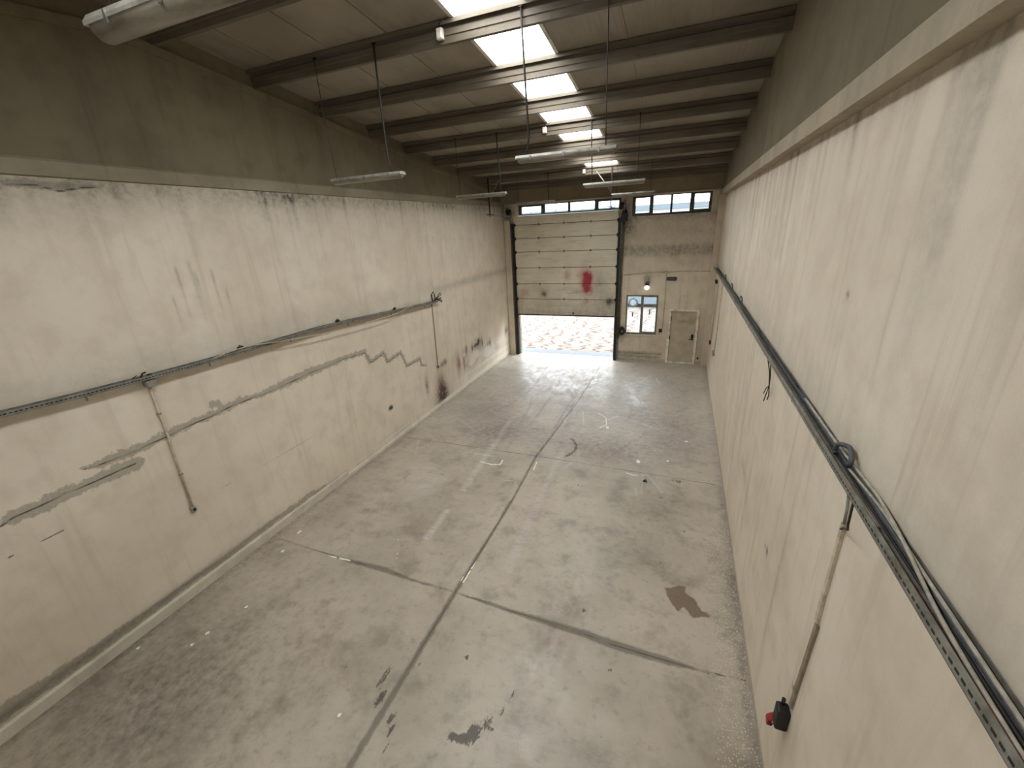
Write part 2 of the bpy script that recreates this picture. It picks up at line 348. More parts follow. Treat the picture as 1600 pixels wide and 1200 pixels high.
white+=np.exp(-((z-(.06+.012*(y-9)))/.09)**2)*np.clip((y-6.5)/1.5,0,1)*.75
white+=.55*np.exp(-((z-.42)/.05)**2)*(y>11.5)
soft+=blob(P,13.4,1.28,.28,.05,.9)+blob(P,13.05,1.15,.05,.2,.9)+blob(P,13.9,1.25,.06,.2,.8)+blob(P,14.6,1.0,.07,.2,1.)+blob(P,12.35,.9,.07,.25,.8)
red=blob(P,12.0,1.0,.1,.25,.9)+blob(P,15.4,1.25,.4,.35,.35)+blob(P,10.6,.65,.25,.35,.35)+blob(P,11.6,1.2,.2,.2,.2)
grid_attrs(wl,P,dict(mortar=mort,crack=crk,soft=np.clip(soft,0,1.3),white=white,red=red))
tag(wl,'long cream plastered side wall on the left, cracked and patched with grey mortar','wall',kind='structure')
# ---- right wall
us=np.arange(Y0,D+.01,.03); vs=np.arange(0,LED_R+.08,.03)
sh=MB(); sh.box(W+.002,W+.25,Y0,D+.25,0,LED_R+.1)
wr,P=grid_object('wall_right',us,vs,lambda P:np.stack([np.full(len(P),W),P[:,0],P[:,1]],1),[M['plaster_r']],sh)
y,z=P[:,0],P[:,1]
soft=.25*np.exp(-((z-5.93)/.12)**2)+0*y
for k in range(95):
    yy=rnd.uniform(.5,16.5); L=rnd.uniform(.4,2.6); soft+=rnd.uniform(.04,.2)*np.exp(-((y-yy)/rnd.uniform(.03,.1))**2)*np.clip(1-(5.9-z)/L,0,1)
for k in range(45):
    yy=rnd.uniform(4,16.5); zt=rnd.uniform(1,3.3); L=rnd.uniform(.4,1.6); soft+=rnd.uniform(.05,.2)*np.exp(-((y-yy)/rnd.uniform(.02,.06))**2)*np.exp(-((z-zt)/L)**2)
soft+=blob(P,4.54,1.63,.035,.05,1.1)+blob(P,4.65,1.62,.02,.02,1)+blob(P,3.05,1.46,.03,.03,1)+blob(P,2.97,.75,.06,.3,.22)+blob(P,3.87,4.65,.03,.03,.8)+blob(P,6.6,1.5,.22,.1,.2)
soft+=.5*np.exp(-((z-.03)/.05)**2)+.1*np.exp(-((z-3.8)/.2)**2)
crk=np.minimum.reduce([seg_d(P,[(12.77,1.34),(12.62,.96),(12.4,.7)])+.004,seg_d(P,[(10.91,1.26),(10.81,.43)])+.002,seg_d(P,[(11.5,.9),(11.4,.3)])+.006])
for a in (6.4,6.55,6.7,6.8):
    crk=np.minimum(crk,seg_d(P,[(a,1.42),(a+.03,1.6)])+.006)
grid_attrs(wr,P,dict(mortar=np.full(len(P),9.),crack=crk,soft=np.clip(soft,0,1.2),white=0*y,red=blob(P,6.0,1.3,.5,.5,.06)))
tag(wr,'long cream plastered side wall on the right carrying the wide cable tray','wall',kind='structure')
# ---- upper walls, ring beams
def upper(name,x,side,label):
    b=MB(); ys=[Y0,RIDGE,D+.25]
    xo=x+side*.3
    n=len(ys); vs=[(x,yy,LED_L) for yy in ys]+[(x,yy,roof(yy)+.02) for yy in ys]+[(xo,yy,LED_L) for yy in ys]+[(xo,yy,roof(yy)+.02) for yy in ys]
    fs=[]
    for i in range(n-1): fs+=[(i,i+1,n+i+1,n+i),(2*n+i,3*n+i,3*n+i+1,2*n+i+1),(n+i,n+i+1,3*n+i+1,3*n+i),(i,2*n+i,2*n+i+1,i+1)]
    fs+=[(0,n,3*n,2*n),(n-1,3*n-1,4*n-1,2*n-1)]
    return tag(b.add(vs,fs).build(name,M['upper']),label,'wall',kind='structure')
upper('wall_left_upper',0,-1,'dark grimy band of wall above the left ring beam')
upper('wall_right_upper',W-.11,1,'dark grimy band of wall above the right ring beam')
b=MB(); b.prism([(0,LED_L),(.035,LED_L+.012),(.035,LED_L+.17),(.0,LED_L+.2),(-.02,LED_L+.2),(-.02,LED_L)],Y0,D,'y'); tag(b.build('trim_1',M['beam_l']),'horizontal concrete ring beam ledge along the left wall','ledge',kind='structure')
b=MB(); b.prism([(W,LED_R),(W-.14,LED_R),(W-.14,LED_R+.17),(W-.1,LED_R+.19),(W,LED_R+.19)],Y0,D,'y'); tag(b.build('trim_2',M['beam']),'horizontal concrete ring beam ledge along the right wall','ledge',kind='structure')
b=MB()
for y0,y1 in ((Y0,RIDGE),(RIDGE,D)):
    vs=[]
    for yy in (y0,y1):
        zt=roof(yy)-.24; vs+=[(-.01,yy,zt-.11),(.05,yy,zt-.11),(.05,yy,zt),(-.01,yy,zt)]
    b.add(vs,[(0,1,5,4),(1,2,6,5),(2,3,7,6),(3,0,4,7),(0,3,2,1),(4,5,6,7)])
tag(b.build('trim_3',M['upper']),'sloping plaster capping under the purlin ends on the left wall','capping',kind='structure')
# ---- curb along the left wall foot
b=MB(); b.prism([(0,0),(.035,0),(.035,.15),(.02,.175),(0,.175)],Y0,6.3,'y'); b.prism([(0,0),(.03,0),(.025,.07),(0,.09)],6.3,D-.4,'y')
tag(b.build('baseboard_left',M['curb']),'low mortar curb along the foot of the left wall','baseboard',kind='structure')
# ---- floor
us=np.arange(0,W+.01,.025); vs=np.arange(Y0,D+.26,.025)
sh=MB(); sh.box(-.25,W+.25,Y0,D+.25,-.3,-.004)
fl,P=grid_object('floor',us,vs,lambda P:np.stack([P[:,0],P[:,1],0*P[:,0]],1),[M['floor']],sh)
x,y=P[:,0],P[:,1]
J4=[(.2,4.22),(1.38,4.2),(1.89,4.19),(2.59,4.22),(3.14,4.18),(3.96,4.19),(4.93,4.15),(5.88,4.14),(6.41,4.1),(7.05,4.1),(7.49,4.11),(7.95,4.15)]
JX=[(3.99,-2.5),(3.99,1.8),(3.97,4.2),(3.98,6.5),(3.9,8.44),(4.0,10.),(4.12,12.2),(4.2,16.7)]
J8=[(.2,8.4),(3.85,8.46),(7.85,8.4)]
crk=np.minimum.reduce([seg_d(P,J4),seg_d(P,JX),seg_d(P,J8)-.002,seg_d(P,[(.2,12.65),(7.9,12.7)])+.006,seg_d(P,[(.02,-2),(.04,16)])-.004,
      seg_d(P,[(1.3,2.9),(1.28,2.2)])+.008])
mort=np.minimum.reduce([seg_d(P,J4,[.015,.02,.045,.065,.035,.025,.045,.065,.075,.065,.02,.005]),seg_d(P,JX,[.04,.05,.05,.035,.04,.03,.02,.015]),seg_d(P,J8,[.012,.015,.012]),
      seg_d(P,[(3.95,3.95),(3.97,3.3),(4.0,2.7)],[.02,.055,.03]),seg_d(P,[(3.97,4.9),(3.96,6.6)],[.02,.035])])
dark=blob(P,3.74,2.72,.05,.2,.75)+blob(P,3.86,2.5,.06,.13,.8)+blob(P,4.12,2.36,.06,.12,.7)+blob(P,4.2,2.25,.03,.12,.8)+blob(P,4.26,2.08,.015,.12,.8)
dark+=blob(P,4.9,2.43,.13,.06,.85)+blob(P,5.08,2.52,.1,.12,.9)+blob(P,5.2,2.7,.07,.1,.7)+blob(P,5.3,2.86,.06,.08,.55)+blob(P,5.36,3.05,.06,.12,.45)
dark+=blob(P,4.62,3.3,.045,.04,.9)+blob(P,5.92,4.5,.04,.05,.7)+blob(P,5.8,3.87,.02,.02,.9)+blob(P,4.26,3.44,.03,.03,.6)+blob(P,6.8,7.6,.12,.08,.5)+blob(P,7.1,8.3,.2,.1,.55)+blob(P,6.9,11.6,.4,.3,.35)
dark+=.75*np.clip(1-seg_d(P,[(4.5,9.55),(4.62,9.42),(4.71,9.25),(4.74,9.08),(4.72,8.92),(4.66,8.78),(4.6,8.65)],)/.075,0,1)**.8+blob(P,2.1,7.05,.1,.05,.6)+blob(P,2.9,7.3,.25,.03,.55)+blob(P,6.5,8.1,.05,.04,.9)
for k in range(70):
    dark+=blob(P,rnd.uniform(.3,7.8),rnd.uniform(.8,16),rnd.uniform(.015,.05),rnd.uniform(.015,.05),rnd.uniform(.4,.75))
soft=blob(P,2.4,9.3,1.,.6,.7)+blob(P,5.6,9.6,1.5,.7,.6)+blob(P,1.2,10.6,.8,.8,.55)+blob(P,6.6,11.4,.9,1.2,.6)+blob(P,4.6,12.6,1.6,1.2,.3)+blob(P,2.5,13,1.2,1.5,.35)+blob(P,1.2,1.6,1.4,1.3,.6)+blob(P,6.2,5.8,.5,.5,.2)
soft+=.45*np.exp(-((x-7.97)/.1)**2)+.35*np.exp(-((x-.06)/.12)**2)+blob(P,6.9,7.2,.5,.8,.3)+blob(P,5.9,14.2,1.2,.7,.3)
for k in range(16):                                         # long wheel tracks running out of the door
    xa=rnd.choice((2.4,3.0,3.9,4.4))+rnd.uniform(-.25,.25); ya=rnd.uniform(9.5,13); yb=min(16.6,ya+rnd.uniform(2,4.5)); xb=xa+rnd.uniform(-.35,.35)
    soft+=rnd.uniform(.3,.7)*np.clip(1-seg_d(P,[(xa,ya),((xa+xb)/2+rnd.uniform(-.1,.1),(ya+yb)/2),(xb,yb)])/rnd.uniform(.04,.1),0,1)
for k in range(34):                                         # skid and scrape marks towards the door
    a=(rnd.uniform(1,7),rnd.uniform(8.5,15.5)); ang=rnd.uniform(-.5,.5)+1.4; L=rnd.uniform(.4,1.6); q=(a[0]+L*math.cos(ang),a[1]+L*math.sin(ang))
    soft+=rnd.uniform(.15,.5)*np.clip(1-seg_d(P,[a,q])/rnd.uniform(.03,.09),0,1)
pale=.85*np.clip(1-np.abs(x-(2.88-.12*(y-5.1)/3))/.085,0,1)**.5*((y>5.05)&(y<5.95))
pale+=.7*np.clip(1-np.abs(x-(2.76-.16*(y-7.5)/2))/.1,0,1)**.5*((y>6.6)&(y<10.3))+.5*np.clip(1-np.abs(x-(4.55-.13*(y-5.5)/4))/.1,0,1)**.5*((y>4.8)&(y<10.3))
pale+=blob(P,1.95,6.6,.3,.7,.5)+blob(P,5.2,13.6,.8,1.2,.35)+blob(P,2.6,13.8,1.,1.2,.25)+blob(P,5.6,2.6,1.2,1.3,.2)+blob(P,4.2,16.5,3.,.5,.5)
for k in range(60):
    a=(rnd.uniform(.8,7),rnd.uniform(7.,16.3)); ang=rnd.uniform(-.6,.6)+rnd.choice((0,1.5)); L=rnd.uniform(.15,.9); q=(a[0]+L*math.cos(ang),a[1]+L*math.sin(ang))
    pale+=rnd.uniform(.2,.8)*np.clip(1-seg_d(P,[a,q])/rnd.uniform(.02,.06),0,1)
pale+=.42*np.clip((y-7.6)/2.5,0,1)
white=np.clip(1.3-seg_d(P,[(1.5,4.215),(1.9,4.2)])/.012,0,1)+np.clip(1.3-seg_d(P,[(1.32,4.19),(1.62,4.17)])/.008,0,1)+np.clip(1.2-seg_d(P,[(1.7,4.17),(1.95,4.165)])/.01,0,1)
white+=np.clip(1.3-seg_d(P,[(3.955,4.42),(3.965,4.72)])/.012,0,1)+np.clip(1.3-seg_d(P,[(4.0,4.4),(4.0,4.66)])/.01,0,1)+.8*np.clip(1.2-seg_d(P,[(4.0,4.7),(4.02,5.2)])/.012,0,1)
white+=.8*np.clip(1.2-seg_d(P,[(2.69,7.82),(3.0,7.78),(3.2,7.84),(3.18,8.05)])/.03,0,1)+.7*np.clip(1.2-seg_d(P,[(4.03,7.85),(4.0,8.2)])/.03,0,1)
white+=.8*np.clip(1.2-seg_d(P,[(6.05,8.33),(6.2,8.28),(6.3,8.3)])/.025,0,1)+.7*np.clip(1.2-seg_d(P,[(4.9,11.3),(5.15,11.1),(5.25,10.6),(5.1,10.4)])/.03,0,1)
for a,b,r in [(.56,3.98,.03),(.43,4.47,.035),(.18,1.91,.03),(.87,2.2,.03),(.9,2.4,.035),(1.03,2.91,.03),(3.52,2.18,.03),(2.6,4.6,.02),(2.66,4.5,.015),(4.22,4.2,.015),(2.4,4.9,.015),(7.3,10.2,.05),(6.9,9.1,.04),(5.6,2.1,.02)]: white+=blob(P,a,b,r,r*1.1,.9)
brown=poly_d(P,[(6.98,5.3),(7.1,5.32),(7.2,5.4),(7.3,5.42),(7.27,5.3),(7.4,5.2),(7.5,5.03),(7.63,4.97),(7.5,4.93),(7.38,4.86),(7.25,5.02),(7.2,4.9),(7.12,4.98),(7.05,5.1),(7.02,5.2)])
crumb=np.clip((x-7.35)/.5,0,1)*np.clip((8.5-y)/2,0,1)*1.3+.9*np.clip((.55-x)/.3,0,1)*np.clip((7-y)/2,0,1)*np.clip((y-2)/1.5,0,1)
red=blob(P,2.6,9.5,.8,.9,.8)+blob(P,5.4,9.2,.9,.4,.8)+blob(P,7.1,10.5,.5,1,.5)+blob(P,1.8,10.9,.6,.5,.6)+blob(P,4.55,6.5,.2,1.,.4)+blob(P,4.4,9.4,.15,.8,.6)
soft=soft*np.where(y>8,.62,1.)
grid_attrs(fl,P,dict(mortar=mort,crack=crk,dark=dark,soft=np.clip(soft,0,1.2),pale=np.clip(pale,0,1.2),white=white,brown=brown,crumb=crumb,red=np.clip(red,0,1)))
tag(fl,'stained grey concrete floor with sawn joints','floor',kind='structure')
# ---- gable wall with openings
DX0,DX1,DZ=.47,4.52,5.66
opens=[(DX0,DX1,0,DZ),(.62,4.6,DZ,6.1),(5.0,7.6,5.43,6.1),(4.94,6.12,1.09,2.61),(6.6,7.52,0,2.03)]
xs=sorted({-.25,W+.25,*[o[0] for o in opens],*[o[1] for o in opens]}); zs=sorted({0,7.2,*[o[2] for o in opens],*[o[3] for o in opens]})
def isopen(i,k):
    cx=(xs[i]+xs[i+1])/2; cz=(zs[k]+zs[k+1])/2
    return any(o[0]<cx<o[1] and o[2]<cz<o[3] for o in opens)
sh=MB()
for i in range(len(xs)-1):
    for k in range(len(zs)-1):
        if isopen(i,k): continue
        x0,x1,z0,z1=xs[i],xs[i+1],zs[k],zs[k+1]
        sh.add([(x0,D+.25,z0),(x1,D+.25,z0),(x1,D+.25,z1),(x0,D+.25,z1)],[(0,1,2,3)])
        for di,dk,a,b_ in ((-1,0,(x0,z0),(x0,z1)),(1,0,(x1,z0),(x1,z1)),(0,-1,(x0,z0),(x1,z0)),(0,1,(x0,z1),(x1,z1))):
            ii,kk=i+di,k+dk
            if ii<0 or kk<0 or ii>=len(xs)-1 or kk>=len(zs)-1 or isopen(ii,kk):
                sh.add([(a[0],D,a[1]),(b_[0],D,b_[1]),(b_[0],D+.25,b_[1]),(a[0],D+.25,a[1])],[(0,1,2,3)])
def fine(vals,step=.06):
    r=[]
    for a,b_ in zip(vals[:-1],vals[1:]):
        n=max(1,int(round((b_-a)/step))); r+=[a+(b_-a)*j/n for j in range(n)]
    return np.array(r+[vals[-1]])
us,vs=fine(xs),fine(zs); U,V=np.meshgrid(us,vs); P=np.stack([U.ravel(),V.ravel()],1); nu=len(us)
quads=[]
for k in range(len(vs)-1):
    for i in range(nu-1):
        cx=(us[i]+us[i+1])/2; cz=(vs[k]+vs[k+1])/2
        if not any(o[0]<cx<o[1] and o[2]<cz<o[3] for o in opens): quads.append((k*nu+i,k*nu+i+1,(k+1)*nu+i+1,(k+1)*nu+i))
b=MB(); b.v=[(p[0],D,p[1]) for p in P]; b.f=[list(q) for q in quads]; b.m=[0]*len(quads); b.smooth=[False]*len(quads); b.add(sh.v,sh.f)
wf=b.build('wall_back',M['plaster_f'],fix=False)
x,z=P[:,0],P[:,1]
soft=.2*np.clip((z-3.3)/1.2,0,1)+.34*np.exp(-((z-4.22)/.2)**4)*(x>4.7)+blob(P,5.68,3.2,.13,.22,.8)+blob(P,5.68,3.06,.08,.08,1)+blob(P,4.85,5.2,.25,.5,.6)+.25*np.exp(-((z-5.4)/.15)**2)*(x>5)  # first term paints the gable darker upward, in place of uplight from the floor
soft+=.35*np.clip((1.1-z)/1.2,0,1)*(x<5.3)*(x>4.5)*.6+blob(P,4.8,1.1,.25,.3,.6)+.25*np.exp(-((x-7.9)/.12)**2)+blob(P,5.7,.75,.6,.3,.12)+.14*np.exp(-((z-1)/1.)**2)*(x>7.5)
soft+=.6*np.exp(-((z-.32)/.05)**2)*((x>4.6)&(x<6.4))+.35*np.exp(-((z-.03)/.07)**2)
mort=seg_d(P,[(4.7,.2),(5.4,.19),(6.3,.16)],[.06,.07,.05])
grid_attrs(wf,P,dict(mortar=mort,crack=np.minimum(seg_d(P,[(4.7,.33),(5.5,.3),(6.4,.34)]),seg_d(P,[(4.7,.1),(6.4,.1)])),soft=np.clip(soft,0,1.1),white=0*x,red=0*x))
tag(wf,'far plastered gable wall with the big door, the small door and the windows','wall',kind='structure')
# gable beam above the windows and a thin ledge under it
b=MB(); b.box(-.02,W-.1,D-.28,D,6.13,7.2); tag(b.build('trim_4',M['beam_d']),'brown painted beam across the gable above the windows','beam',kind='structure')
b=MB(); b.box(.72,W-.14,D-.31,D-.0,6.085,6.13,bev=.008); tag(b.build('trim_5',M['beam']),'thin pale ledge along the bottom of the gable beam','ledge',kind='structure')
b=MB(); b.box(W-.2,W,D-.12,D,0,5.95); tag(b.build('trim_6',M['plaster_t']),'slim plastered corner pilaster between gable and right wall','pilaster',kind='structure')
b=MB(); b.box(.02,.28,D-.1,D,0,5.55); tag(b.build('trim_7',M['plaster_t']),'slim plastered pilaster between left wall and the big door','pilaster',kind='structure')
# rear wall behind the viewer
b=MB(); b.box(-.3,W+.3,Y0-.25,Y0,0,2.);  b.box(-.3,W+.3,Y0-.25,Y0,3.6,7.6); b.box(-.3,2.6,Y0-.25,Y0,2.,3.6); b.box(5.6,W+.3,Y0-.25,Y0,2.,3.6)
tag(b.build('wall_front',M['plaster_t']),'rear wall behind the viewer','wall',kind='structure')

# ------------------------------------------------------------------ roof
SX0,SX1=3.79,4.79
seams=[-.3,.7,1.73,2.76,SX0,SX1,5.83,6.9,W+.3]
allp=[-2.5,-.9,.4,1.75,3.2]+PUR+[D+.3]
bays=[(allp[i],allp[i+1]) for i in range(len(allp)-1)]
SKYB=[(a,c) for a,c in bays if -1<a<14.0]
b=MB()
def slab(x0,x1,y0,y1,t=.06,dz=0):
    ys=[y0]+([RIDGE] if y0<RIDGE<y1 else [])+[y1]
    for a,c in zip(ys[:-1],ys[1:]):
        za,zc=roof(a)+dz,roof(c)+dz
        b.add([(x0,a,za),(x1,a,za),(x1,c,zc),(x0,c,zc),(x0,a,za+t),(x1,a,za+t),(x1,c,zc+t),(x0,c,zc+t)],[(0,3,2,1),(4,5,6,7),(0,1,5,4),(2,3,7,6),(0,4,7,3),(1,2,6,5)])
yend=14.5
for x0,x1 in zip(seams[:-1],seams[1:]):
    if x0==SX0: slab(x0,x1,yend,D+.3); slab(x0,x1,Y0-.3,-.9); continue
    slab(x0+.004,x1-.004,Y0-.3,D+.3)
for x in seams[1:-1]:
    if x in (SX0,SX1): continue
    slab(x-.012,x+.012,Y0-.3,D+.3,.02,-.012)
tag(b.build('ceiling',M['sheet']),'sloping cream sheet roof underside','ceiling',kind='structure')
def fbar(x0,x1,y0,y1,h0,h1,mb):
    ys=[y0]+([RIDGE] if y0<RIDGE<y1 else [])+[y1]
    for a,c in zip(ys[:-1],ys[1:]):
        vs=[(x_,yy,roof(yy)+h) for yy in (a,c) for h in (h0,h1) for x_ in (x0,x1)]
        mb.add(vs,[(0,1,3,2),(4,6,7,5),(0,4,5,1),(2,3,7,6),(0,2,6,4),(1,5,7,3)])
nw=4
for a,c in SKYB:
    y0,y1=a+.03,c-.04
    t=thing('window_%d'%nw,((SX0+SX1)/2,(a+c)/2,roof((a+c)/2)),'roof skylight between two purlins','skylight',kind='structure'); nw+=1
    f=MB(); fbar(SX0-.035,SX0+.02,a,c,-.012,.1,f); fbar(SX1-.02,SX1+.035,a,c,-.012,.1,f); fbar(SX0,SX1,a,y0+.03,-.01,.1,f); fbar(SX0,SX1,y1-.03,c,-.01,.1,f)
    f.build('frame',M['white'],t)
    p=MB(); fbar(SX0+.01,SX1-.01,y0,y1,.055,.065,p); p.build('pane',M['pane'],t)
# purlins: Z section, web towards the door side, top lip hanging on the viewer's side
ordn=['nearest the ridge','second from the ridge carrying the two nearest hanging lamps','third from the ridge','fourth from the ridge','fifth from the ridge carrying the middle pair of hanging lamps','sixth from the ridge','seventh from the ridge','eighth from the ridge carrying the last pair of hanging lamps','last before the gable']
def purlin(y,lab):
    zt=roof(y)-.004; h=.235; b=MB()
    prof=[(y-.075,zt),(y,zt-.0),(y,zt-h+.004),(y+.06,zt-h+.004),(y+.06,zt-h+.02),(y+.065,zt-h+.02),(y+.065,zt-h),(y-.004,zt-h),(y-.004,zt-.16),(y-.02,zt-.15),(y-.02,zt-.085),(y-.004,zt-.07),(y-.004,zt-.005),(y-.068,zt-.005),(y-.068,zt-.05),(y-.075,zt-.05)]
    b.prism(prof,0.02,W-.115,'x')
    return tag(b.build('roof_purlin',M['purlin']),lab,'purlin','steel roof purlins')
for y,o in zip(PUR,ordn): purlin(y,'galvanised Z-shaped steel roof purlin, '+o)

# ------------------------------------------------------------------ hanging lamps
def lamp(xa,xb,y,zb,cab,label,w=.16,hs=1.):
    t=thing('hanging_lamp',((xa+xb)/2,y,zb),label,'lamp','fluorescent lamps hung from the purlins')
    h=MB(); e=.05
    prof=[(y-w/2,zb+.055*hs),(y+w/2,zb+.055*hs),(y+w/2,zb+.07*hs),(y+w*.34,zb+.1*hs),(y-w*.34,zb+.1*hs),(y-w/2,zb+.07*hs)]
    h.prism(prof,xa,xb,'x'); ho=h.build('housing',M['lampbase'],t)
    d=MB(); ring=[]
    for k in range(9):
        a=math.pi+math.pi*k/8; ring.append((math.cos(a)*w*.47,math.sin(a)*.055*hs))
    secs=[(xa+.01,.5),(xa+.04,.95),(xb-.04,.95),(xb-.01,.5)]; o=len(d.v); n=len(ring)
    for xx,sc in secs:
        for u,v in ring: d.v.append((xx,y+u*min(1,sc*1.02),zb+.055*hs+v*sc))
    for i in range(3):
        for k in range(n-1): d.f.append([i*n+k,i*n+k+1,(i+1)*n+k+1,(i+1)*n+k]); d.m.append(0); d.smooth.append(True)
    d.f+=[list(range(n)),list(range(3*n,4*n))[::-1]]; d.m+=[0,0]; d.smooth+=[False,False]
    d.f+=[[i*n for i in range(4)]+[i*n+n-1 for i in range(3,-1,-1)]]; d.m+=[0]; d.smooth+=[False]
    d.build('diffuser',M['acrylic'],t)
    for k in range(3):
        xx=xa+(xb-xa)*(.16+.34*k)
        for sgn in (-1,1):
            c=MB(); c.box(xx-.012,xx+.012,y+sgn*w/2-.008,y+sgn*w/2+.008,zb+.035*hs,zb+.082*hs); c.build('clip',M['galv'],ho)
    for (xx,zt,r,bend) in cab:
        c=MB(); top=roof(y)-.02 if zt is None else zt; yt=y-.045
        pts=[(xx,y,zb+.095*hs),(xx+bend*.3,y-.01,zb+.16),(xx+bend,y-.03,zb+.3)] if bend else [(xx,y,zb+.095*hs),(xx,y-.02,zb+.4)]
        pts+=[(xx+bend*.5,yt,zb+(top-zb)*.6),(xx,yt,top)]
        c.tube(pts,r,6); c.build('cable',M['cable_k'],t)
        k_=MB(); k_.box(xx-.02,xx+.02,yt-.02,yt+.02,top-.05,top); k_.build('hook',M['dark'],t)
lamp(1.33,2.70,6.08,6.045,[(1.41,None,.005,0),(2.51,None,.013,-.03)],'grey fluorescent lamp hanging in front of the left wall ledge, nearest of the left row')
lamp(4.58,5.93,6.08,6.06,[(4.72,None,.013,.05),(5.79,None,.007,0)],'fluorescent lamp hanging across the skylight strip, nearest of the right row')
lamp(1.38,2.71,10.29,5.98,[(1.48,None,.006,0),(2.56,None,.014,.03)],'middle fluorescent lamp of the left row, in front of the left end of the gable')
lamp(4.61,5.94,10.29,6.0,[(4.77,None,.013,.03),(5.78,None,.007,0)],'middle fluorescent lamp of the right row, just above the transom windows')
lamp(1.40,2.73,14.50,5.95,[(1.47,None,.006,0),(2.54,None,.012,0)],'far fluorescent lamp of the left row, against the gable beam over the big door')
lamp(4.60,5.88,14.50,6.0,[(4.74,None,.006,0),(5.76,None,.006,0)],'far fluorescent lamp of the right row, against the gable beam by the right transom window')
lamp(2.80,4.45,2.40,6.615,[(2.98,None,.013,.0),(4.2,None,.013,.02)],'dusty fluorescent lamp at the top left edge of the photo, nearest of all',w=.21,hs=1.6)

# junction boxes under the purlins
def jbox(name,x0,x1,y0,y1,z0,z1,lab,mat='pvc',wire=None,group=None):
    t=thing(name,((x0+x1)/2,(y0+y1)/2,z0),lab,'junction box',group)
    b=MB(); b.box(x0,x1,y0,y1,z0,z1,bev=.008); b.build('box',M[mat],t)
    l=MB(); l.box(x0+.012,x1-.012,y0-.008,y0+.002,z0+.012,z1-.012,bev=.003); l.build('lid',M[mat],t)
    if wire: w_=MB(); w_.tube(wire,.007,6); w_.build('wire',M['cable_k'],t)
    return t
for y,x,lab in [(6.08,3.58,'small pale junction box on the purlin below the nearest visible skylight'),(10.29,3.73,'small junction box on the purlin of the middle lamps beside the skylight'),(14.50,3.72,'small junction box on the purlin of the far lamps beside the skylight')]:
    z=roof(y); jbox('junction_box',x-.045,x+.045,y-.075,y-.012,z-.2,z-.075,lab,'white',[(x,y-.04,z-.08),(x+.02,y-.09,z-.04),(x+.05,y-.085,z-.01)],'junction boxes on the purlins')

# ------------------------------------------------------------------ sectional door
dr=thing('door_1',((DX0+DX1)/2,D,0),'large cream sectional door, half raised, with red and black paint smears','sectional door',kind='structure')
zj=[1.78,2.43,3.05,3.69,4.31,4.83,5.34,5.68]
PX0,PX1=.42,4.58; yd=D-.07
for i in range(7):
    z0,z1=zj[i]+.009,zj[i+1]-.009
    us=np.linspace(PX0,PX1,140); vs=np.linspace(z0,z1,20); U,V=np.meshgrid(us,vs); P=np.stack([U.ravel(),V.ravel()],1); b=MB()
    lean=lambda zz: 0 if zz<5.34 else -(zz-5.34)*.25
    b.v=[(p[0],yd+lean(p[1]),p[1]) for p in P]; n=140
    for k in range(19):
        for j in range(n-1): b.f.append([k*n+j,k*n+j+1,(k+1)*n+j+1,(k+1)*n+j])
    ex=[0,n-1,20*n-1,19*n]; nb=len(b.v); b.v+=[(b.v[e][0],b.v[e][1]+.04,b.v[e][2]) for e in ex]
    b.f+=[[nb,nb+3,nb+2,nb+1],list(range(n))[::-1]+[nb,nb+1],list(range(19*n,20*n))+[nb+2,nb+3],[k*n for k in range(20)]+[nb+3,nb],[k*n+n-1 for k in range(19,-1,-1)]+[nb+1,nb+2]]
    b.m=[0]*len(b.f); b.smooth=[False]*len(b.f)
    b.box(PX0,PX1,yd+lean(z0)+.022,yd+lean(z0)+.038,z0-.03,z0+.01,1)
    o=b.build('door_panel',[M['dskin'],M['black']],dr)
    red=blob(P,3.45,3.1,.19,.42,1.15,4)+blob(P,3.3,3.2,.22,.5,.5)+blob(P,2.62,3.38,.13,.2,.55)+blob(P,.8,2.7,.18,.2,.4)+blob(P,3.4,2.35,.12,.15,.35)+blob(P,.65,2.3,.1,.3,.3)
    sf=blob(P,1.63,2.63,.1,.1,.9)+blob(P,1.6,2.68,.22,.2,.4)+blob(P,4.3,2.36,.13,.12,1.1)+blob(P,4.28,2.3,.25,.25,.35)+blob(P,3.1,3.35,.15,.1,.3)+blob(P,3.05,2.75,.2,.1,.3)+blob(P,3.9,3.2,.25,.35,.22)
    dt=.8*np.clip((2.9-P[:,1])/1.2,0,1)+blob(P,3.9,2.9,.4,.5,.45)+blob(P,2.6,2.85,.5,.15,.35)+blob(P,1.5,2.9,.6,.15,.3)+.2*np.clip((P[:,1]-5.2)/.3,0,1)
    grid_attrs(o,P,dict(red=red,soft=sf,dirt=dt))
for zz in zj[1:7]:
    for xx in (1.47,2.49,3.53):
        if (zz<2.5 and xx!=2.49) or (zz<3.1 and xx>3): continue
        h=MB(); h.box(xx-.03,xx+.03,yd-.014,yd-.001,zz-.045,zz+.045,bev=.004); h.tube([(xx-.035,yd-.016,zz),(xx+.035,yd-.016,zz)],.012,8); h.build('hinge',M['galv_d'],dr)
    for xx in (PX0+.04,PX1-.04):
        h=MB(); h.box(xx-.035,xx+.035,yd-.03,yd-.002,zz-.06,zz+.06,bev=.005); h.tube([(xx-.06,yd-.035,zz),(xx+.06,yd-.035,zz)],.018,8); h.build('roller',M['dark'],dr)
h=MB(); h.box(2.83,2.9,yd-.03,yd-.001,1.84,1.9,bev=.005); h.build('handle',M['black'],dr)
h=MB(); h.box(PX0+.02,PX1-.02,yd,yd+.04,1.74,1.79); h.build('bottom_seal',M['black'],dr)
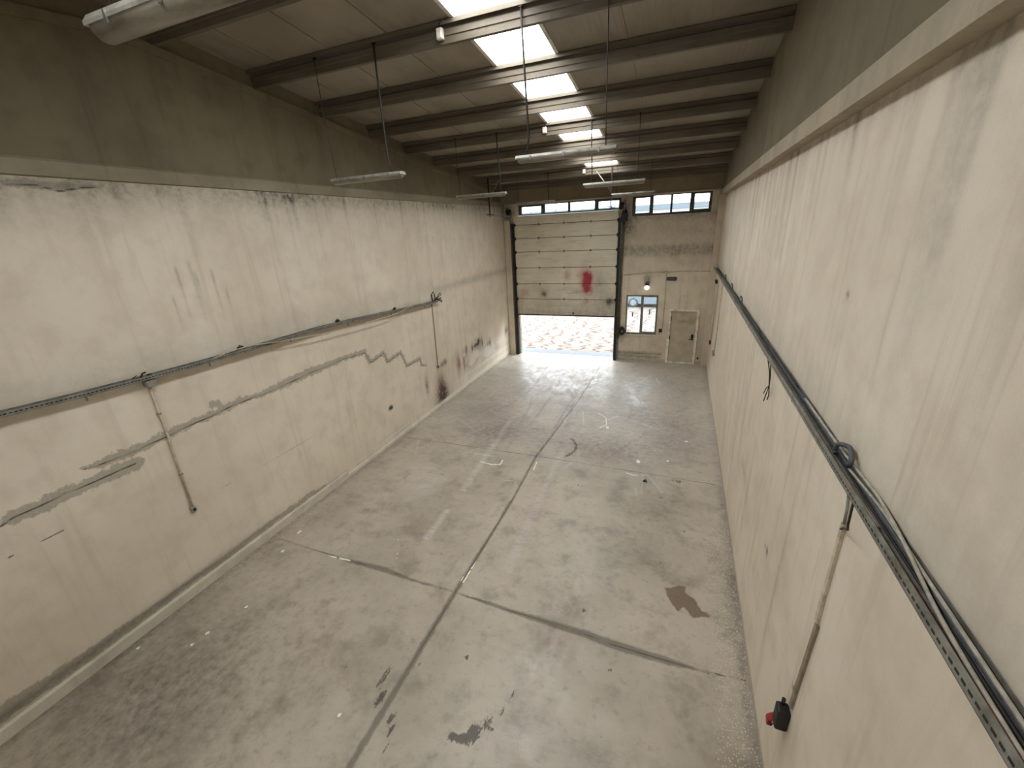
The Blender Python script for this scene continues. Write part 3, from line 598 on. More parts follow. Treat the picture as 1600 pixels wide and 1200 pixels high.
for sx,xx in ((-1,PX0-.01),(1,PX1+.01)):
    tk=MB(); tk.prism([(xx-.045*1,yd-.1),(xx+.045,yd-.1),(xx+.045,yd-.085),(xx-.03,yd-.085),(xx-.03,yd-.02),(xx+.045,yd-.02),(xx+.045,yd-.005),(xx-.045,yd-.005)],0,5.4,'z'); tk.build('vertical_track',M['dark'],dr)
    an=MB(); a0=xx+sx*.05; an.box(min(a0,a0+sx*.012),max(a0,a0+sx*.012),yd-.06,D-.001,0,5.6); an.box(min(a0,a0+sx*.07),max(a0,a0+sx*.07),D-.02,D-.001,0,5.6); an.build('track_angle',M['galv_d'],dr)
    pts=[(xx,yd-.05,5.35)]+[(xx,yd-.05-.33*(1-math.cos(a)),5.35+.33*math.sin(a)) for a in np.linspace(.15,math.pi/2,6)]+[(xx,14.3,5.7)]
    ht=MB()
    for dx in (-.03,.03): ht.tube([(p[0]+dx,p[1],p[2]) for p in pts],.014,6)
    ht.build('horizontal_track',M['galv'],dr)
    hx=xx-sx*.0; hg=MB(); hg.box(hx-.018,hx+.018,14.44,14.48,5.66,roof(14.5)-.06); hg.build('track_hanger',M['dark'],dr)
    cr=MB(); cr.tube([(hx-.12,14.42,5.74),(hx+.14,14.5,5.72)],.014,6); cr.build('hanger_bolt',M['dark'],dr)
    br=MB(); e=.42 if sx<0 else -.55; br.tube([(hx,14.46,6.15),(hx+e,14.5,roof(14.5)-.07)],.016,6); br.build('track_brace',M['galv_d'],dr)
    dm=MB(); xc=xx+sx*.09; dm.lathe((xc-.07,D-.28,5.80),[(.03,0),(.15,.002),(.15,.02),(.12,.03),(.12,.11),(.15,.12),(.15,.138),(.03,.14)],(1,0,0),20); dm.build('cable_drum',M['dark'],dr)
    bp=MB(); bp.box(xc+sx*.08-.006,xc+sx*.08+.006,D-.4,D-.005,5.6,6.0); bp.build('drum_bracket',M['galv_d'],dr)
sh_=MB(); sh_.tube([(.2,D-.28,5.80),(.55,D-.28,5.80)],.016,8); sh_.tube([(4.45,D-.28,5.80),(4.95,D-.28,5.80)],.016,8); sh_.build('shaft',M['galv_d'],dr)
op=MB(); op.box(4.66,4.86,D-.3,D-.06,5.28,5.55,bev=.02); op.lathe((4.76,D-.18,5.5),[(.06,0),(.1,.02),(.1,.12),(.05,.15)],(0,0,1),16); op.build('chain_drive',M['black'],dr)
jb=MB(); jb.box(DX0-.0,DX0+.015,D-.004,D+.2,0,DZ); jb.box(DX1-.015,DX1,D-.004,D+.2,0,DZ); jb.build('jamb_lining',M['galv_d'],dr)

# ------------------------------------------------------------------ windows
def window(name,x0,x1,z0,z1,cols,label,fr=.05,y=D+.06,sill=False,rounded=.03):
    t=thing(name,((x0+x1)/2,y,z0),label,'window',kind='structure'); f=MB(); f.box(x0,x1,y-.03,y+.04,z0,z0+fr); f.box(x0,x1,y-.03,y+.04,z1-fr,z1)
    f.box(x0,x0+fr,y-.03,y+.04,z0+fr,z1-fr); f.box(x1-fr,x1,y-.03,y+.04,z0+fr,z1-fr)
    prev=x0+fr
    for a,c,za,zc in cols:
        if a-prev>.002: f.box(prev,a,y-.028,y+.038,z0+fr,z1-fr)
        if za-z0-fr>.002: f.box(a,c,y-.027,y+.037,z0+fr,za)
        if z1-fr-zc>.002: f.box(a,c,y-.027,y+.037,zc,z1-fr)
        prev=c
    if x1-fr-prev>.002: f.box(prev,x1-fr,y-.028,y+.038,z0+fr,z1-fr)
    fm=M['wframe'] if name in ('window_1','window_2') else M['alu']
    f.build('frame',fm,t)
    for a,c,za,zc in cols:
        s_=MB(); q=.04 if name in ('window_1','window_2') else .028
        s_.box(a,c,y-.04,y+.02,za,za+q); s_.box(a,c,y-.04,y+.02,zc-q,zc); s_.box(a,a+q,y-.04,y+.02,za+q,zc-q); s_.box(c-q,c,y-.04,y+.02,za+q,zc-q)
        so=s_.build('sash',fm,t)
        g=MB(); g.box(a+q-.005,c-q+.005,y-.012,y-.006,za+q-.005,zc-q+.005); g.build('pane',M['glass'],so)
        if name in ('window_1','window_2'):
            k=MB(); xm=(a+c)/2+rnd.uniform(-.05,.15); zz=za+(.09 if name=='window_1' else (zc-za)*.72); k.box(xm-.03,xm+.03,y-.06,y-.035,zz-.012,zz+.012,bev=.004); k.build('latch',M['dark'],so)
    if sill:
        s_=MB(); s_.box(x0-.02,x1+.02,D-.07,y-.03,z0-.035,z0,bev=.008); s_.build('sill',M['white'],t)
    return t
window('window_1',.62,4.6,5.69,6.1,[(.72,1.6,5.69,6.03),(1.68,2.665,5.7,6.08),(2.675,3.675,5.7,6.08),(3.75,4.555,5.71,6.04)],'low band of four transom panes above the big sectional door',fr=.03)
window('window_2',5.0,7.6,5.43,6.1,[(5.075,5.63,5.485,6.06),(5.675,6.325,5.455,6.1),(6.315,6.955,5.465,6.1),(7.015,7.555,5.51,6.07)],'row of four square transom panes high on the gable to the right',fr=.035)
w3=window('window_3',4.94,6.12,1.09,2.61,[(4.965,5.52,1.12,2.585),(5.56,6.08,1.17,2.56)],'two-pane aluminium window beside the small door',fr=.03,sill=True)
for xx,zz,hh in ((5.2,1.86,.16),(5.83,1.98,.2)):
    k=MB(); k.box(xx-.02,xx+.02,D+.0,D+.03,zz-hh/2,zz+hh/2,bev=.006); k.build('latch',M['dark'],w3)
window('window_20',2.6,5.6,2.0,3.6,[(2.65,4.08,2.05,3.55),(4.12,5.55,2.05,3.55)],'added glazed band in the rear wall behind the viewer, letting in fill daylight',y=Y0-.12)  # added window, sized and placed to fill the hall with light
# ------------------------------------------------------------------ small door
t=thing('door_2',(7.06,D,0),'narrow cream metal personnel door in the right corner of the gable','door',kind='structure')
f=MB(); f.box(6.53,6.61,D-.05,D+.08,0,2.11); f.box(7.51,7.59,D-.05,D+.08,0,2.11); f.box(6.61,7.51,D-.05,D+.08,2.03,2.11); f.box(6.61,7.51,D-.03,D+.08,0,.05); f.build('door_frame',M['doorframe'],t)
l=MB(); l.box(6.608,7.512,D+.005,D+.05,.048,2.032,bev=.003); lf=l.build('door_leaf',M['doorleaf'],t)
k=MB(); k.box(7.38,7.46,D-.012,D+.006,1.0,1.16,bev=.004); k.build('lock_box',M['dark'],lf)
k=MB(); k.tube([(7.43,D-.0,.97),(7.43,D-.05,.97),(7.31,D-.055,.965)],.013,8); k.box(7.4,7.455,D-.008,D+.006,.93,1.0); k.build('handle',M['dark'],lf)
for zz in (1.0,1.74):
    k=MB(); k.tube([(6.625,D-.012,zz-.07),(6.625,D-.012,zz+.07)],.014,8); k.build('hinge',M['dark'],lf)
# ------------------------------------------------------------------ things on the gable wall
t=thing('wall_lamp',(5.68,D,2.9),'round white bulkhead lamp above the low window','wall lamp')
b=MB(); b.lathe((5.68,D,2.97),[(.07,0),(.08,-.03),(.06,-.1)],(0,1,0),20); b.build('base',M['black'],t)
s=NT('opal_glass'); s.out(lin('f4f1ea'),.25,0,.5); s.put(s.b.inputs['Emission Color'],lin('fff6e6')); s.b.inputs['Emission Strength'].default_value=.5; M['opal']=s.m
b=MB(); b.lathe((5.68,D-.1,2.93),[(.05,.045),(.085,.02),(.098,-.02),(.085,-.07),(.05,-.1),(.01,-.112)],(0,.5,.87),20); b.build('globe',M['opal'],t)
t=thing('emergency_light',(6.52,D,3.16),'slim black rectangular emergency light fixed below the conduit','emergency light')
b=MB(); b.box(6.36,6.69,D-.06,D+.003,3.16,3.28,bev=.01); b.build('housing',M['black'],t)
b=MB(); b.box(6.385,6.665,D-.066,D-.058,3.18,3.255); b.build('lens',M['cable_d'],t)
jbox('junction_box',6.27,6.37,D-.05,D-.001,3.41,3.51,'square cream junction box on the gable where the conduits meet')
def conduit(pts,r,mat,lab,clips=(),name='conduit'):
    t=thing(name,pts[-1],lab,'conduit'); b=MB(); b.tube(pts,r,8); b.build('pipe',M[mat],t)
    for c in clips:
        k=MB(); k.box(c[0]-.022,c[0]+.022,c[1]-.022,c[1]+.022,c[2]-.012,c[2]+.012); k.build('clip',M['pvc_g'],t)
    return t
conduit([(4.78,D-.02,3.365),(5.3,D-.02,3.41),(5.8,D-.02,3.46),(6.27,D-.02,3.46)],.014,'pvc','sagging cream conduit from the big door to the junction box on the gable')
conduit([(6.37,D-.02,3.46),(7.1,D-.02,3.49),(7.8,D-.02,3.47)],.012,'pvc','cream conduit from the junction box to the right corner of the gable')
conduit([(4.74,D-.02,5.2),(4.75,D-.02,1.3)],.02,'pvc','upright cream conduit beside the right track of the big door')
conduit([(6.33,D-.02,3.41),(6.345,D-.02,2.3),(6.335,D-.02,1.36)],.012,'pvc','upright cream conduit between the low window and the small door')
t=thing('wall_socket',(6.27,D,1.18),'dark broken socket at the end of the conduit right of the low window','socket')
b=MB(); b.box(6.21,6.33,D-.06,D,1.2,1.34,bev=.02); b.build('body',M['dark'],t); b=MB(); b.tube([(6.27,D-.05,1.21),(6.23,D-.05,1.1),(6.2,D-.04,1.17)],.008,6); b.build('wire',M['cable_g'],t)
t=thing('wall_plate',(7.82,D-.12,.2),'small dark plate low on the corner pilaster right of the small door','plate')
b=MB(); b.box(7.66,7.72,D-.02,D-.001,.2,.27,bev=.004); b.build('cover',M['dark'],t)
# pull chain / cable coil beside the big door
t=thing('cable_coil',(4.83,D-.08,1.0),'tangled black cable coil hanging between the big door and the low window','cable coil')
b=MB()
for k in range(7):
    rx=rnd.uniform(.06,.13); rz=rnd.uniform(.09,.17); cx=4.83+rnd.uniform(-.04,.04); cz=1.2+rnd.uniform(-.04,.05)
    b.tube([(cx+rx*math.cos(a),D-.05-.012*k,cz+rz*math.sin(a)) for a in np.linspace(0,2*math.pi,22)],.013,6)
b.build('coil',M['cable_k'],t)
b=MB(); b.tube([(4.9,D-.1,1.28),(5.0,D-.12,1.3),(5.08,D-.12,1.2),(5.12,D-.1,1.08),(5.03,D-.09,1.1),(4.93,D-.1,1.22)],.012,6); b.build('loose_loop',M['cable_g'],t)
b=MB(); b.box(4.8,4.87,D-.06,D-.001,1.3,1.38,bev=.01); b.build('hook',M['dark'],t)
t=thing('pull_chain',(4.66,D-.13,.9),'dark pull chain running down beside the right door track','chain')
b=MB(); b.tube([(4.72,D-.16,5.35),(4.69,D-.14,3.5),(4.665,D-.13,1.0),(4.69,D-.15,.9),(4.71,D-.16,1.0),(4.74,D-.17,3.4),(4.78,D-.17,5.35)],.012,6); b.build('chain',M['cable_k'],t)

# ------------------------------------------------------------------ cable trays
def tray(name,xw,side,path,w,h,lab,mat,floor_mat,slots,endcap=True):
    """perforated channel fixed to a wall: xw wall plane, side = +1 grows to +x; path of (y,z)"""
    t=thing(name,(xw+side*w/2,path[0][0],path[0][1]),lab,'cable tray')
    def strip(mb,x0,x1,z0,z1):
        x0,x1=min(x0,x1),max(x0,x1); o=len(mb.v)
        for y,z in path: mb.v+=[(x0,y,z+z0),(x1,y,z+z0),(x1,y,z+z1),(x0,y,z+z1)]
        for i in range(len(path)-1):
            for k in range(4): mb.f.append([o+i*4+k,o+i*4+(k+1)%4,o+(i+1)*4+(k+1)%4,o+(i+1)*4+k]); mb.m.append(0); mb.smooth.append(False)
        e=o+(len(path)-1)*4; mb.f+=[[o,o+3,o+2,o+1],[e,e+1,e+2,e+3]]; mb.m+=[0,0]; mb.smooth+=[False,False]
    a=xw+side*.006; c=xw+side*w
    m=MB(); strip(m,a,c,0,.003); m.build('tray_floor',M[floor_mat],t)
    m=MB(); strip(m,a,a+side*.003,0,h); m.build('wall_flange',M[mat],t)
    m=MB(); strip(m,c-side*.003,c,0,h); strip(m,c-side*.014,c,h,h+.003); fl_=m.build('front_flange',M[mat],t)
    ym=[p[0] for p in path]; zm=[p[1] for p in path]; m=MB(); m2=MB(); y=ym[0]+.03
    while y<ym[-1]-.03:                                   # punched slots along the front flange and in the floor
        z=float(np.interp(y,ym,zm)); xx=c+side*.0006
        m.add([(xx,y,z+h*.42),(xx,y+.028,z+h*.42),(xx,y+.028,z+h*.68),(xx,y,z+h*.68)],[(0,1,2,3)])
        m2.add([(c-side*.02,y,z+.0036),(c-side*.02,y+.026,z+.0036),(c-side*.029,y+.026,z+.0036),(c-side*.029,y,z+.0036)],[(0,1,2,3)]); y+=slots
    m.build('front_slots',M['black'],t); m2.build('floor_slots',M['black'],t)
    y=ym[0]+.4
    while y<ym[-1]:
        z=float(np.interp(y,ym,zm)); k=MB(); k.box(min(a,c+side*.004),max(a,c+side*.004),y-.012,y+.012,z-.006,z-.0005); k.box(min(xw+side*.002,xw+side*.008),max(xw+side*.002,xw+side*.008),y-.012,y+.012,z-.09,z-.0005); k.build('bracket',M[mat],t); y+=1.55
    return t
RT=[(.75,3.615),(2,3.615),(4,3.61),(6,3.605),(9,3.60),(12,3.60),(16.55,3.60)]
tray('cable_tray',W,-1,RT,.125,.052,'long perforated galvanised cable tray full of cables along the right wall','galv_d','trayin',.042)
LT=[(.6,3.62),(1.81,3.60),(2.43,3.565),(3.22,3.535),(3.82,3.52),(4.9,3.51),(6.36,3.51),(7.5,3.46),(8.93,3.37),(10.64,3.29),(10.85,3.285)]
tray('cable_tray',0,1,LT,.14,.05,'slightly sagging perforated cable tray on the left wall ending midway','galv_d','trayin',.042)
def ycable(name,pts,r,mat,lab,n=6):
    # smooth (Catmull-Rom) cable through pts
    P_=[Vector(p) for p in pts]; out=[]
    for i in range(len(P_)-1):
        p0,p1,p2,p3=P_[max(i-1,0)],P_[i],P_[i+1],P_[min(i+2,len(P_)-1)]
        for k in range(5):
            q=k/5; out.append(.5*((2*p1)+(-p0+p2)*q+(2*p0-5*p1+4*p2-p3)*q*q+(-p0+3*p1-3*p2+p3)*q**3))
    out.append(P_[-1]); b=MB(); b.tube(out,r,n)
    return tag(b.build(name,M[mat]),lab,'cable')
def along(y0,y1,step,x,jx,z,jz,trayp=RT):
    ys=np.arange(y0,y1,step); ym=[p[0] for p in trayp]; zm=[p[1] for p in trayp]
    return [(x+rnd.uniform(-jx,jx),float(y),float(np.interp(y,ym,zm))+z+rnd.uniform(0,jz)) for y in ys]
ycable('power_cable',along(.8,16.3,1.1,W-.0255,.002,.0185,.002),.012,'cable_d','thick dark grey cable lying against the right wall in the right tray')
ycable('power_cable',along(.8,9,.9,W-.053,.004,.014,.004),.008,'cable_k','black cable in the near half of the right tray')
ycable('power_cable',[(W-.072,.8,3.635),(W-.077,1.3,3.635),(W-.068,1.8,3.645),(W-.05,2.2,3.69),(W-.03,2.55,3.70),(W-.02,2.8,3.68),(W-.03,3.3,3.665),(W-.036,4.2,3.66)],.010,'cable_g','pale cable snaking from the near end of the right tray towards the wall')
ycable('power_cable',[(W-.04,.8,3.668),(W-.04,1.5,3.668),(W-.036,2.0,3.668),(W-.03,2.4,3.668),(W-.032,2.6,3.665),(W-.05,3.0,3.65)],.009,'cable_g','second pale cable crossing close to the wall in the near right tray')
ycable('power_cable',along(2.4,16,.8,W-.088,.008,.013,.006),.008,'cable_g','thin pale wavy cable running the length of the right tray')
ycable('power_cable',along(4.5,16,.7,W-.042,.016,.048,.02),.008,'cable_k','black wavy cable in the far part of the right tray')
ycable('power_cable',along(.8,2.1,.3,W-.09,.006,.016,.004),.005,'red','thin red wire at the near end of the right tray')
ycable('power_cable',[(W-.052,3.0,3.66),(W-.05,2.98,3.72),(W-.035,3.08,3.755),(W-.06,3.2,3.72),(W-.066,3.22,3.66),(W-.064,3.2,3.645)],.017,'cable_d','thick grey cable loop standing up out of the right tray')
for k,(yy,lab) in enumerate([(9.3,'nearer'),(11.2,'middle'),(13.0,'farther')]):
    ycable('cable_end',[(W-.014,yy,3.66),(W-.016,yy+.05,3.72),(W-.02,yy+.2,3.75),(W-.02,yy+.3,3.69)],.008,'cable_k','black cable kink rising from the far right tray, %s of the three'%lab)
ycable('power_cable',along(.7,10.9,.5,.025,.002,.018,.004,LT),.009,'cable_k','dark cable lying against the wall in the left tray')
ycable('power_cable',along(3.3,10.9,.8,.085,.008,.016,.010,LT),.006,'cable_k','black cable along the front of the left tray')
ycable('power_cable',[(.11,4.0,3.545),(.125,4.4,3.595),(.15,4.8,3.592),(.17,5.3,3.53),(.17,6.2,3.44),(.17,7.2,3.38),(.168,8.5,3.35),(.168,9.1,3.39),(.15,9.5,3.425),(.12,9.9,3.40),(.1,10.3,3.34)],.009,'pvc','pale loose cable drooping below the far half of the left tray')
# left tray fittings
jbox('junction_box',.02,.12,3.16,3.28,3.43,3.525,'grey junction box under the left tray at the top of the plastic conduit','pvc_g')
conduit([(.02,3.22,3.43),(.02,3.22,2.72),(.035,3.215,2.6),(.02,3.205,2.5),(.02,3.19,1.42)],.017,'pvc','cream plastic conduit running down the left wall from the near junction box',[(.022,3.21,3.0),(.022,3.2,2.0)])
t=thing('wall_socket',(.03,3.19,1.3),'small pale socket at the lower end of the near left conduit','socket'); b=MB(); b.box(.0,.045,3.155,3.225,1.32,1.42,bev=.01); b.build('body',M['pvc_g'],t); b=MB(); b.lathe((.045,3.195,1.37),[(.022,0),(.022,.006),(.012,.006)],(1,0,0),12); b.build('hole',M['black'],t)
conduit([(.02,10.68,3.26),(.02,10.65,2.2),(.02,10.62,1.36)],.012,'brownpvc','thin brownish conduit running down from the far end of the left tray')
t=thing('wall_socket',(.03,10.61,1.28),'tiny dark socket at the foot of the thin conduit on the left wall','socket'); b=MB(); b.box(.0,.05,10.57,10.65,1.28,1.36,bev=.01); b.build('body',M['brownpvc'],t); b=MB(); b.box(.05,.056,10.585,10.635,1.295,1.345); b.build('cover',M['dark'],t)
t=thing('cable_bundle',(.1,10.9,3.28),'frayed bundle of black cable ends at the far end of the left tray','cable bundle')
b=MB()
for k in range(6): a=rnd.uniform(-.1,.25); b.tube([(.06,10.7,3.33),(.08,10.85,3.36+.1*a),(.1+.02*k,10.98,3.34+a*.6),(.1+.03*rnd.random(),11.02+.1*rnd.random(),3.3+a)],.012,5)
b.build('cables',M['cable_k'],t); b=MB(); b.tube([(.03,10.72,3.32),(.03,10.7,3.52),(.05,10.76,3.6),(.06,10.82,3.5),(.05,10.84,3.36)],.016,6); b.build('loop',M['dark'],t)
for yy,lab in ((6.9,'nearer'),(8.9,'farther'),(4.65,'nearest')):
    t=thing('tray_clamp',(.03,yy,float(np.interp(yy,[p[0] for p in LT],[p[1] for p in LT]))+.057),'small dark clamp bolted above the left tray, %s of three'%lab,'clamp'); zz=t.location.z
    b=MB(); b.box(0,.03,yy-.05,yy+.05,zz,zz+.035,bev=.006); b.build('plate',M['dark'],t); b=MB(); b.tube([(.0,yy,zz+.05),(.045,yy,zz+.05)],.012,8); b.build('bolt',M['galv_d'],t)
t=thing('cable_tie',(.1,3.1,3.59),'twisted cable tie ends sticking up from the left tray above the junction box','cable tie')
b=MB(); b.tube([(.09,3.02,3.55),(.1,3.04,3.61),(.11,3.09,3.63)],.006,5); b.tube([(.08,3.12,3.56),(.09,3.16,3.63),(.1,3.2,3.64)],.012,5); b.tube([(.1,3.2,3.6),(.11,3.26,3.6)],.01,5); b.build('strap',M['cable_k'],t)
# right wall fittings
t=thing('conduit',(W-.02,2.95,1.35),'pale cable trunking running down the right wall to the red plug socket','conduit')
b=MB(); b.prism([(W-.002,2.945-.022),(W-.022,2.945-.022),(W-.022,2.945+.022),(W-.002,2.945+.022)],2.35,3.25,'z'); b.build('trunking_upper',M['pvc'],t)
b=MB(); b.add([(W-.002,2.9,2.35),(W-.022,2.9,2.35),(W-.022,2.944,2.35),(W-.002,2.944,2.35),(W-.002,2.96,1.33),(W-.022,2.96,1.33),(W-.022,3.004,1.33),(W-.002,3.004,1.33)],[(0,1,2,3),(4,7,6,5),(0,4,5,1),(1,5,6,2),(2,6,7,3),(3,7,4,0)]); b.build('trunking_lower',M['brownpvc'],t)
b=MB(); b.tube([(W-.012,2.945,3.24),(W-.015,2.95,3.36),(W-.02,2.975,3.48),(W-.03,2.98,3.6)],.009,6); b.build('feed_cable',M['pvc_g'],t)
b=MB(); b.tube([(W-.02,2.95,3.2),(W-.035,2.88,3.26),(W-.05,2.78,3.32),(W-.08,2.72,3.4),(W-.09,2.71,3.6)],.007,6); b.build('branch_wire',M['cable_k'],t)
t=thing('wall_socket',(W-.05,3.0,1.0),'black industrial socket with a red plug at the foot of the right wall trunking','socket')
b=MB(); b.box(W-.1,W,2.945,3.055,1.04,1.27,bev=.018); b.build('body',M['black'],t)
b=MB(); b.tube([(W-.05,3.03,1.26),(W-.05,3.035,1.33)],.016,8); b.build('gland',M['black'],t)
b=MB(); b.lathe((W-.07,3.045,1.07),[(.03,0),(.034,.03),(.03,.1),(.015,.13)],(-.35,.35,-.85),14); pl=b.build('red_plug',M['red'],t)
b=MB(); b.box(W-.12,W-.075,3.06,3.11,.9,.94,bev=.01); b.build('red_cap',M['red'],t)
b=MB(); b.tube([(W-.09,3.0,1.05),(W-.1,3.02,.97),(W-.1,3.06,.93)],.006,6); b.build('cap_cord',M['black'],t)
t=thing('hanging_wires',(W-.04,5.68,3.0),'loose dark wires hanging below the right tray','wires')
b=MB(); b.tube([(W-.1,5.72,3.6),(W-.06,5.68,3.42),(W-.05,5.62,3.26),(W-.05,5.7,3.12),(W-.05,5.78,2.99)],.007,5); b.tube([(W-.09,5.56,3.6),(W-.06,5.6,3.4),(W-.05,5.62,3.26),(W-.045,5.58,3.15),(W-.05,5.6,3.08)],.007,5); b.tube([(W-.05,5.62,3.26),(W-.05,5.75,3.18),(W-.05,5.86,3.06)],.006,5); b.build('wires',M['cable_k'],t)
conduit([(W-.015,15.2,3.2),(W-.015,15.45,2.2),(W-.015,15.62,1.24)],.012,'pvc','thin conduit on the right wall nearest the gable corner')
conduit([(W-.015,13.79,3.58),(W-.015,13.78,2.4),(W-.015,13.78,1.34)],.012,'pvc','thin conduit on the right wall, nearer of the two by the corner')
t=thing('wall_switch',(W-.03,15.7,1.1),'small black switch at the end of the conduit nearest the gable corner','switch'); b=MB(); b.box(W-.05,W,15.6,15.76,1.1,1.23,bev=.01); b.build('body',M['black'],t); b=MB(); b.box(W-.056,W-.05,15.64,15.72,1.13,1.2); b.build('button',M['dark'],t)
t=thing('wall_socket',(W-.03,14.0,1.22),'small grey socket at the end of the second conduit by the gable corner','socket'); b=MB(); b.box(W-.05,W,13.76,14.1,1.22,1.33,bev=.01); b.build('body',M['pvc_g'],t); b=MB(); b.box(W-.056,W-.05,13.85,13.95,1.25,1.3); b.build('cover',M['dark'],t)
t=thing('sensor_box',(W-.04,15.9,3.15),'small black box on the right wall just below the far end of the tray','box'); b=MB(); b.box(W-.07,W+.003,15.75,16.1,3.16,3.27,bev=.012); b.build('body',M['black'],t); b=MB(); b.box(W-.076,W-.069,15.8,15.9,3.19,3.24); b.build('lens',M['cable_d'],t)

# ------------------------------------------------------------------ litter on the floor
def scrap(name,x,y,sx,sy,mat,lab,h=.006):
    b=MB(); n=7; ring=[(x+sx*math.cos(2*math.pi*k/n)*rnd.uniform(.7,1.1),y+sy*math.sin(2*math.pi*k/n)*rnd.uniform(.7,1.1)) for k in range(n)]
    zz=[h*rnd.uniform(.6,2.2) for _ in ring]
    b.add([(a,c,.001) for a,c in ring]+[(a,c,q) for (a,c),q in zip(ring,zz)],[tuple(range(n))[::-1],tuple(range(n,2*n))]+[(k,(k+1)%n,n+(k+1)%n,n+k) for k in range(n)])
    return tag(b.build(name,M[mat]),lab,'litter')
scrap('paper_scrap',6.26,8.87,.06,.08,'scrap','white square paper scrap on the floor right of the middle joint')
scrap('rubber_scrap',6.47,8.1,.045,.04,'black','small black rubber lump on the floor near the right joint',.025)
scrap('plaster_chip',.56,3.99,.03,.035,'scrap','white plaster chip near the left curb below the first joint')
scrap('plaster_chip',.44,4.5,.03,.03,'scrap','white plaster chip near the left curb beyond the first joint')
scrap('plaster_chip',5.3,10.45,.05,.08,'scrap','white chip far out on the floor in the light of the big door')

# ------------------------------------------------------------------ outside
s=NT('rutted_pale_earth')
n1=s.noise(1.1,7,.7,stretch=(.7,2.2,1),dist=.8); n2=s.noise(.25,4,.6)
wv=s.n('ShaderNodeTexWave'); wv.inputs['Scale'].default_value=1.1; wv.inputs['Distortion'].default_value=9; wv.inputs['Detail'].default_value=4; wv.inputs['Detail Scale'].default_value=1.6
s.put(wv.inputs['Vector'],s.mapping((.35,1.5,1),(0,0,0)))
col=s.mix(s.rng(n2,.35,.65),lin('887e77'),lin('87796f')); col=s.mix(s.rng(wv.outputs['Fac'],.78,.95,0,.75),col,lin('4d403a')); col=s.mix(s.rng(n1,.56,.7,0,.7),col,lin('5a4c44'))
M['earth']=s.out(col,.9,0,.2,n1,.3,.05)
b=MB(); b.box(-60,70,D+.95,120,-.5,-.03); tag(b.build('ground',M['earth']),'bright rutted earth yard outside the big door','ground',kind='structure')
s=NT('yard_pavers'); bk=s.n('ShaderNodeTexBrick'); bk.inputs['Scale'].default_value=4.; bk.inputs['Mortar Size'].default_value=.03; bk.inputs['Color1'].default_value=lin('81868a'); bk.inputs['Color2'].default_value=lin('7a7f83'); bk.inputs['Mortar'].default_value=lin('565a5d'); s.put(bk.inputs['Vector'],s.pos())
M['paver']=s.out(bk.outputs[0],.8,0,.3)
b=MB(); b.box(-6,14,D+.25,D+.95,-.3,-.015); tag(b.build('path',M['paver']),'narrow strip of grey pavers along the outside of the gable','path',kind='structure')
# parked car seen low through the window
s=NT('silver_blue_paint'); s.out(lin('6d7880'),.4,.1,.5); s.b.inputs['Coat Weight'].default_value=.5; M['carpaint']=s.m
s=NT('tyre_rubber'); s.out(lin('4d555b'),.8); M['tyre']=s.m
s=NT('alloy'); s.out(lin('8d9194'),.4,.3); M['alloy']=s.m
s=NT('car_glass'); s.out(lin('2b3338'),.1); M['carglass']=s.m
cx,cy=5.25,29.3
t=thing('car',(cx,cy,-.03),'silver blue parked car seen low through the window by the small door','car')
side=[(-2.1,.3),(-2.12,.62),(-1.95,.85),(-1.2,.95),(-.55,1.38),(.75,1.42),(1.45,.98),(1.98,.9),(2.1,.6),(2.08,.28),(1.62,.24),(1.55,.48),(1.3,.62),(1.05,.48),(.98,.24),(-.86,.24),(-.93,.48),(-1.18,.62),(-1.43,.48),(-1.5,.24)]
b=MB(); b.prism([(cx+u,v-.03) for u,v in side],0,0,'y') if False else None
n=len(side); vs=[]
for yy,ins in ((-.82,0),(-.74,0),(.74,0),(.82,0)):
    for u,v in side: vs.append((cx+u*(.985 if abs(yy)>.8 else 1),cy+yy*(1-.16*max(0,(v-.9)/.5)),v-.03))
fs=[tuple(range(n))[::-1],tuple(range(3*n,4*n))]
for j in range(3): fs+=[(j*n+i,j*n+(i+1)%n,(j+1)*n+(i+1)%n,(j+1)*n+i) for i in range(n)]
b.add(vs,fs); b.build('body',M['carpaint'],t)
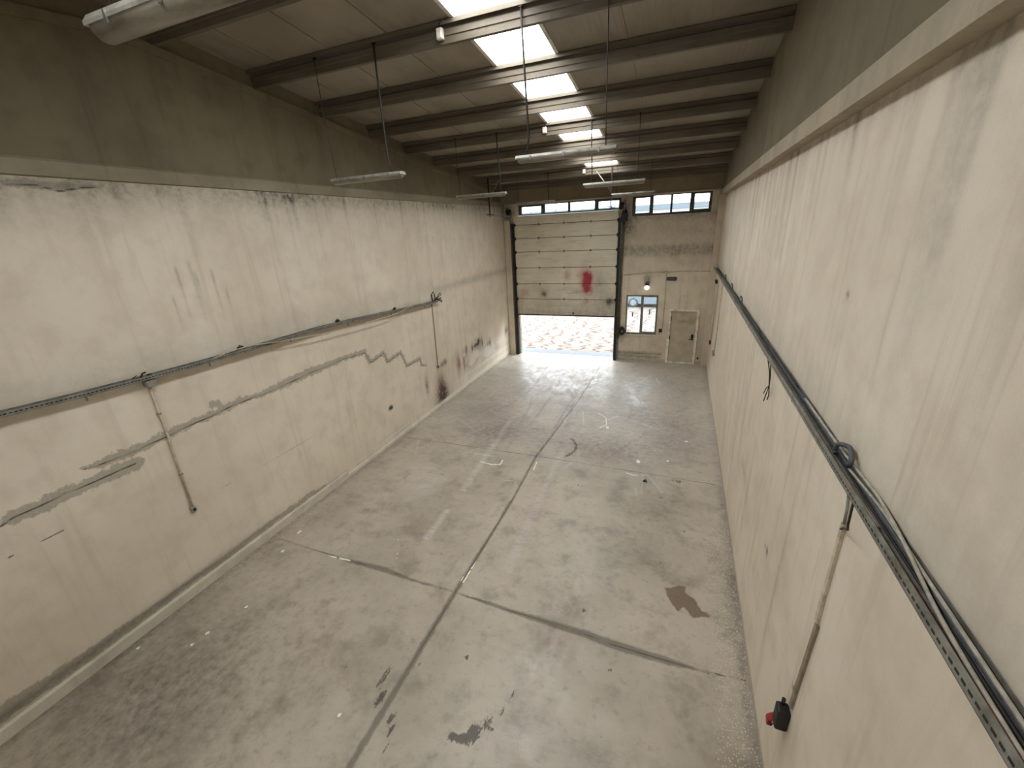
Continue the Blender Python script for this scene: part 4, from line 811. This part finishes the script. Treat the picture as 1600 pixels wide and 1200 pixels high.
for sgn in (-1,1):
    g=MB(); yy=cy+sgn*.745; g.add([(cx-.95,yy+sgn*.03,.96),(cx+1.25,yy+sgn*.03,.98),(cx+.68,yy-sgn*.03,1.33),(cx-.5,yy-sgn*.03,1.3)],[(0,1,2,3)]); g.build('side_window',M['carglass'],t)
    for u in (-1.18,1.3):
        w_=MB(); yw=cy+sgn*.70; w_.lathe((cx+u,yw-.1,.29),[(.2,.0),(.3,.01),(.32,.04),(.32,.18),(.3,.21),(.2,.22)],(0,1,0),28); wo=w_.build('wheel',M['tyre'],t)
        r_=MB(); yr=yw+sgn*.118-(.0); r_.lathe((cx+u,yw+sgn*.115,.29),[(.19,0),(.19,sgn*.012),(.175,sgn*.014),(.17,sgn*.004),(.06,sgn*.004),(.055,sgn*.016),(.02,sgn*.018)],(0,1,0),24)
        for k in range(6):
            a=k*math.pi/3; r_.tube([(cx+u,yw+sgn*.12,.29),(cx+u+.19*math.cos(a),yw+sgn*.125,.29+.19*math.sin(a))],.022,6)
        r_.build('rim',M['alloy'],wo)
# long low warehouse across the yard
s=NT('white_render'); s.out(lin('bdbdbb'),.8); M['render']=s.m
s=NT('blue_grey_cladding'); s.out(lin('666f75'),.6); M['clad']=s.m
t=thing('warehouse',(6,62,-.03),'long white warehouse with blue grey roof edge across the yard','building')
b=MB(); b.box(-45,60,62,82,-.03,6.6); b.build('wall',M['render'],t)
b=MB(); b.box(-45.3,60.3,61.7,82.3,6.6,7.25); b.build('roof_edge',M['clad'],t)
b=MB(); b.box(-45.2,60.2,61.9,62.0,2.9,3.5); b.build('cladding_band',M['clad'],t)

# ------------------------------------------------------------------ light, camera, colour
w=bpy.data.worlds.new('overcast'); bpy.context.scene.world=w; w.use_nodes=True
bg=w.node_tree.nodes['Background']; bg.inputs[0].default_value=(.88,.945,1,1); bg.inputs[1].default_value=2.5
f_,yaw,pitch,roll,xc,zc=651.61,.3877,-.3568,-.0522,6.8123,5.2385
cy_,sy_=math.cos(yaw),math.sin(yaw); cp,sp=math.cos(pitch),math.sin(pitch)
fw=Vector((-sy_*cp,cy_*cp,sp)); rt=Vector((cy_,sy_,0)); up=rt.cross(fw)
r2=math.cos(roll)*rt+math.sin(roll)*up; u2=-math.sin(roll)*rt+math.cos(roll)*up
cam=bpy.data.cameras.new('camera'); co=bpy.data.objects.new('camera',cam); C.objects.link(co)
cam.sensor_width=36; cam.lens=f_/1600*36; cam.clip_start=.05; cam.clip_end=300
m=Matrix((r2,u2,-fw)).transposed().to_4x4(); m.translation=Vector((xc,0,zc)); co.matrix_world=m
sc=bpy.context.scene; sc.camera=co
sc.view_settings.view_transform='Standard'; sc.view_settings.look='None'; sc.view_settings.gamma=1; sc.view_settings.use_curve_mapping=False
sc.view_settings.exposure=1.45
sc.cycles.max_bounces=10; sc.cycles.diffuse_bounces=6; sc.cycles.glossy_bounces=4; sc.cycles.transparent_max_bounces=12
sc.cycles.use_denoising=True; sc.cycles.caustics_reflective=False; sc.cycles.caustics_refractive=False
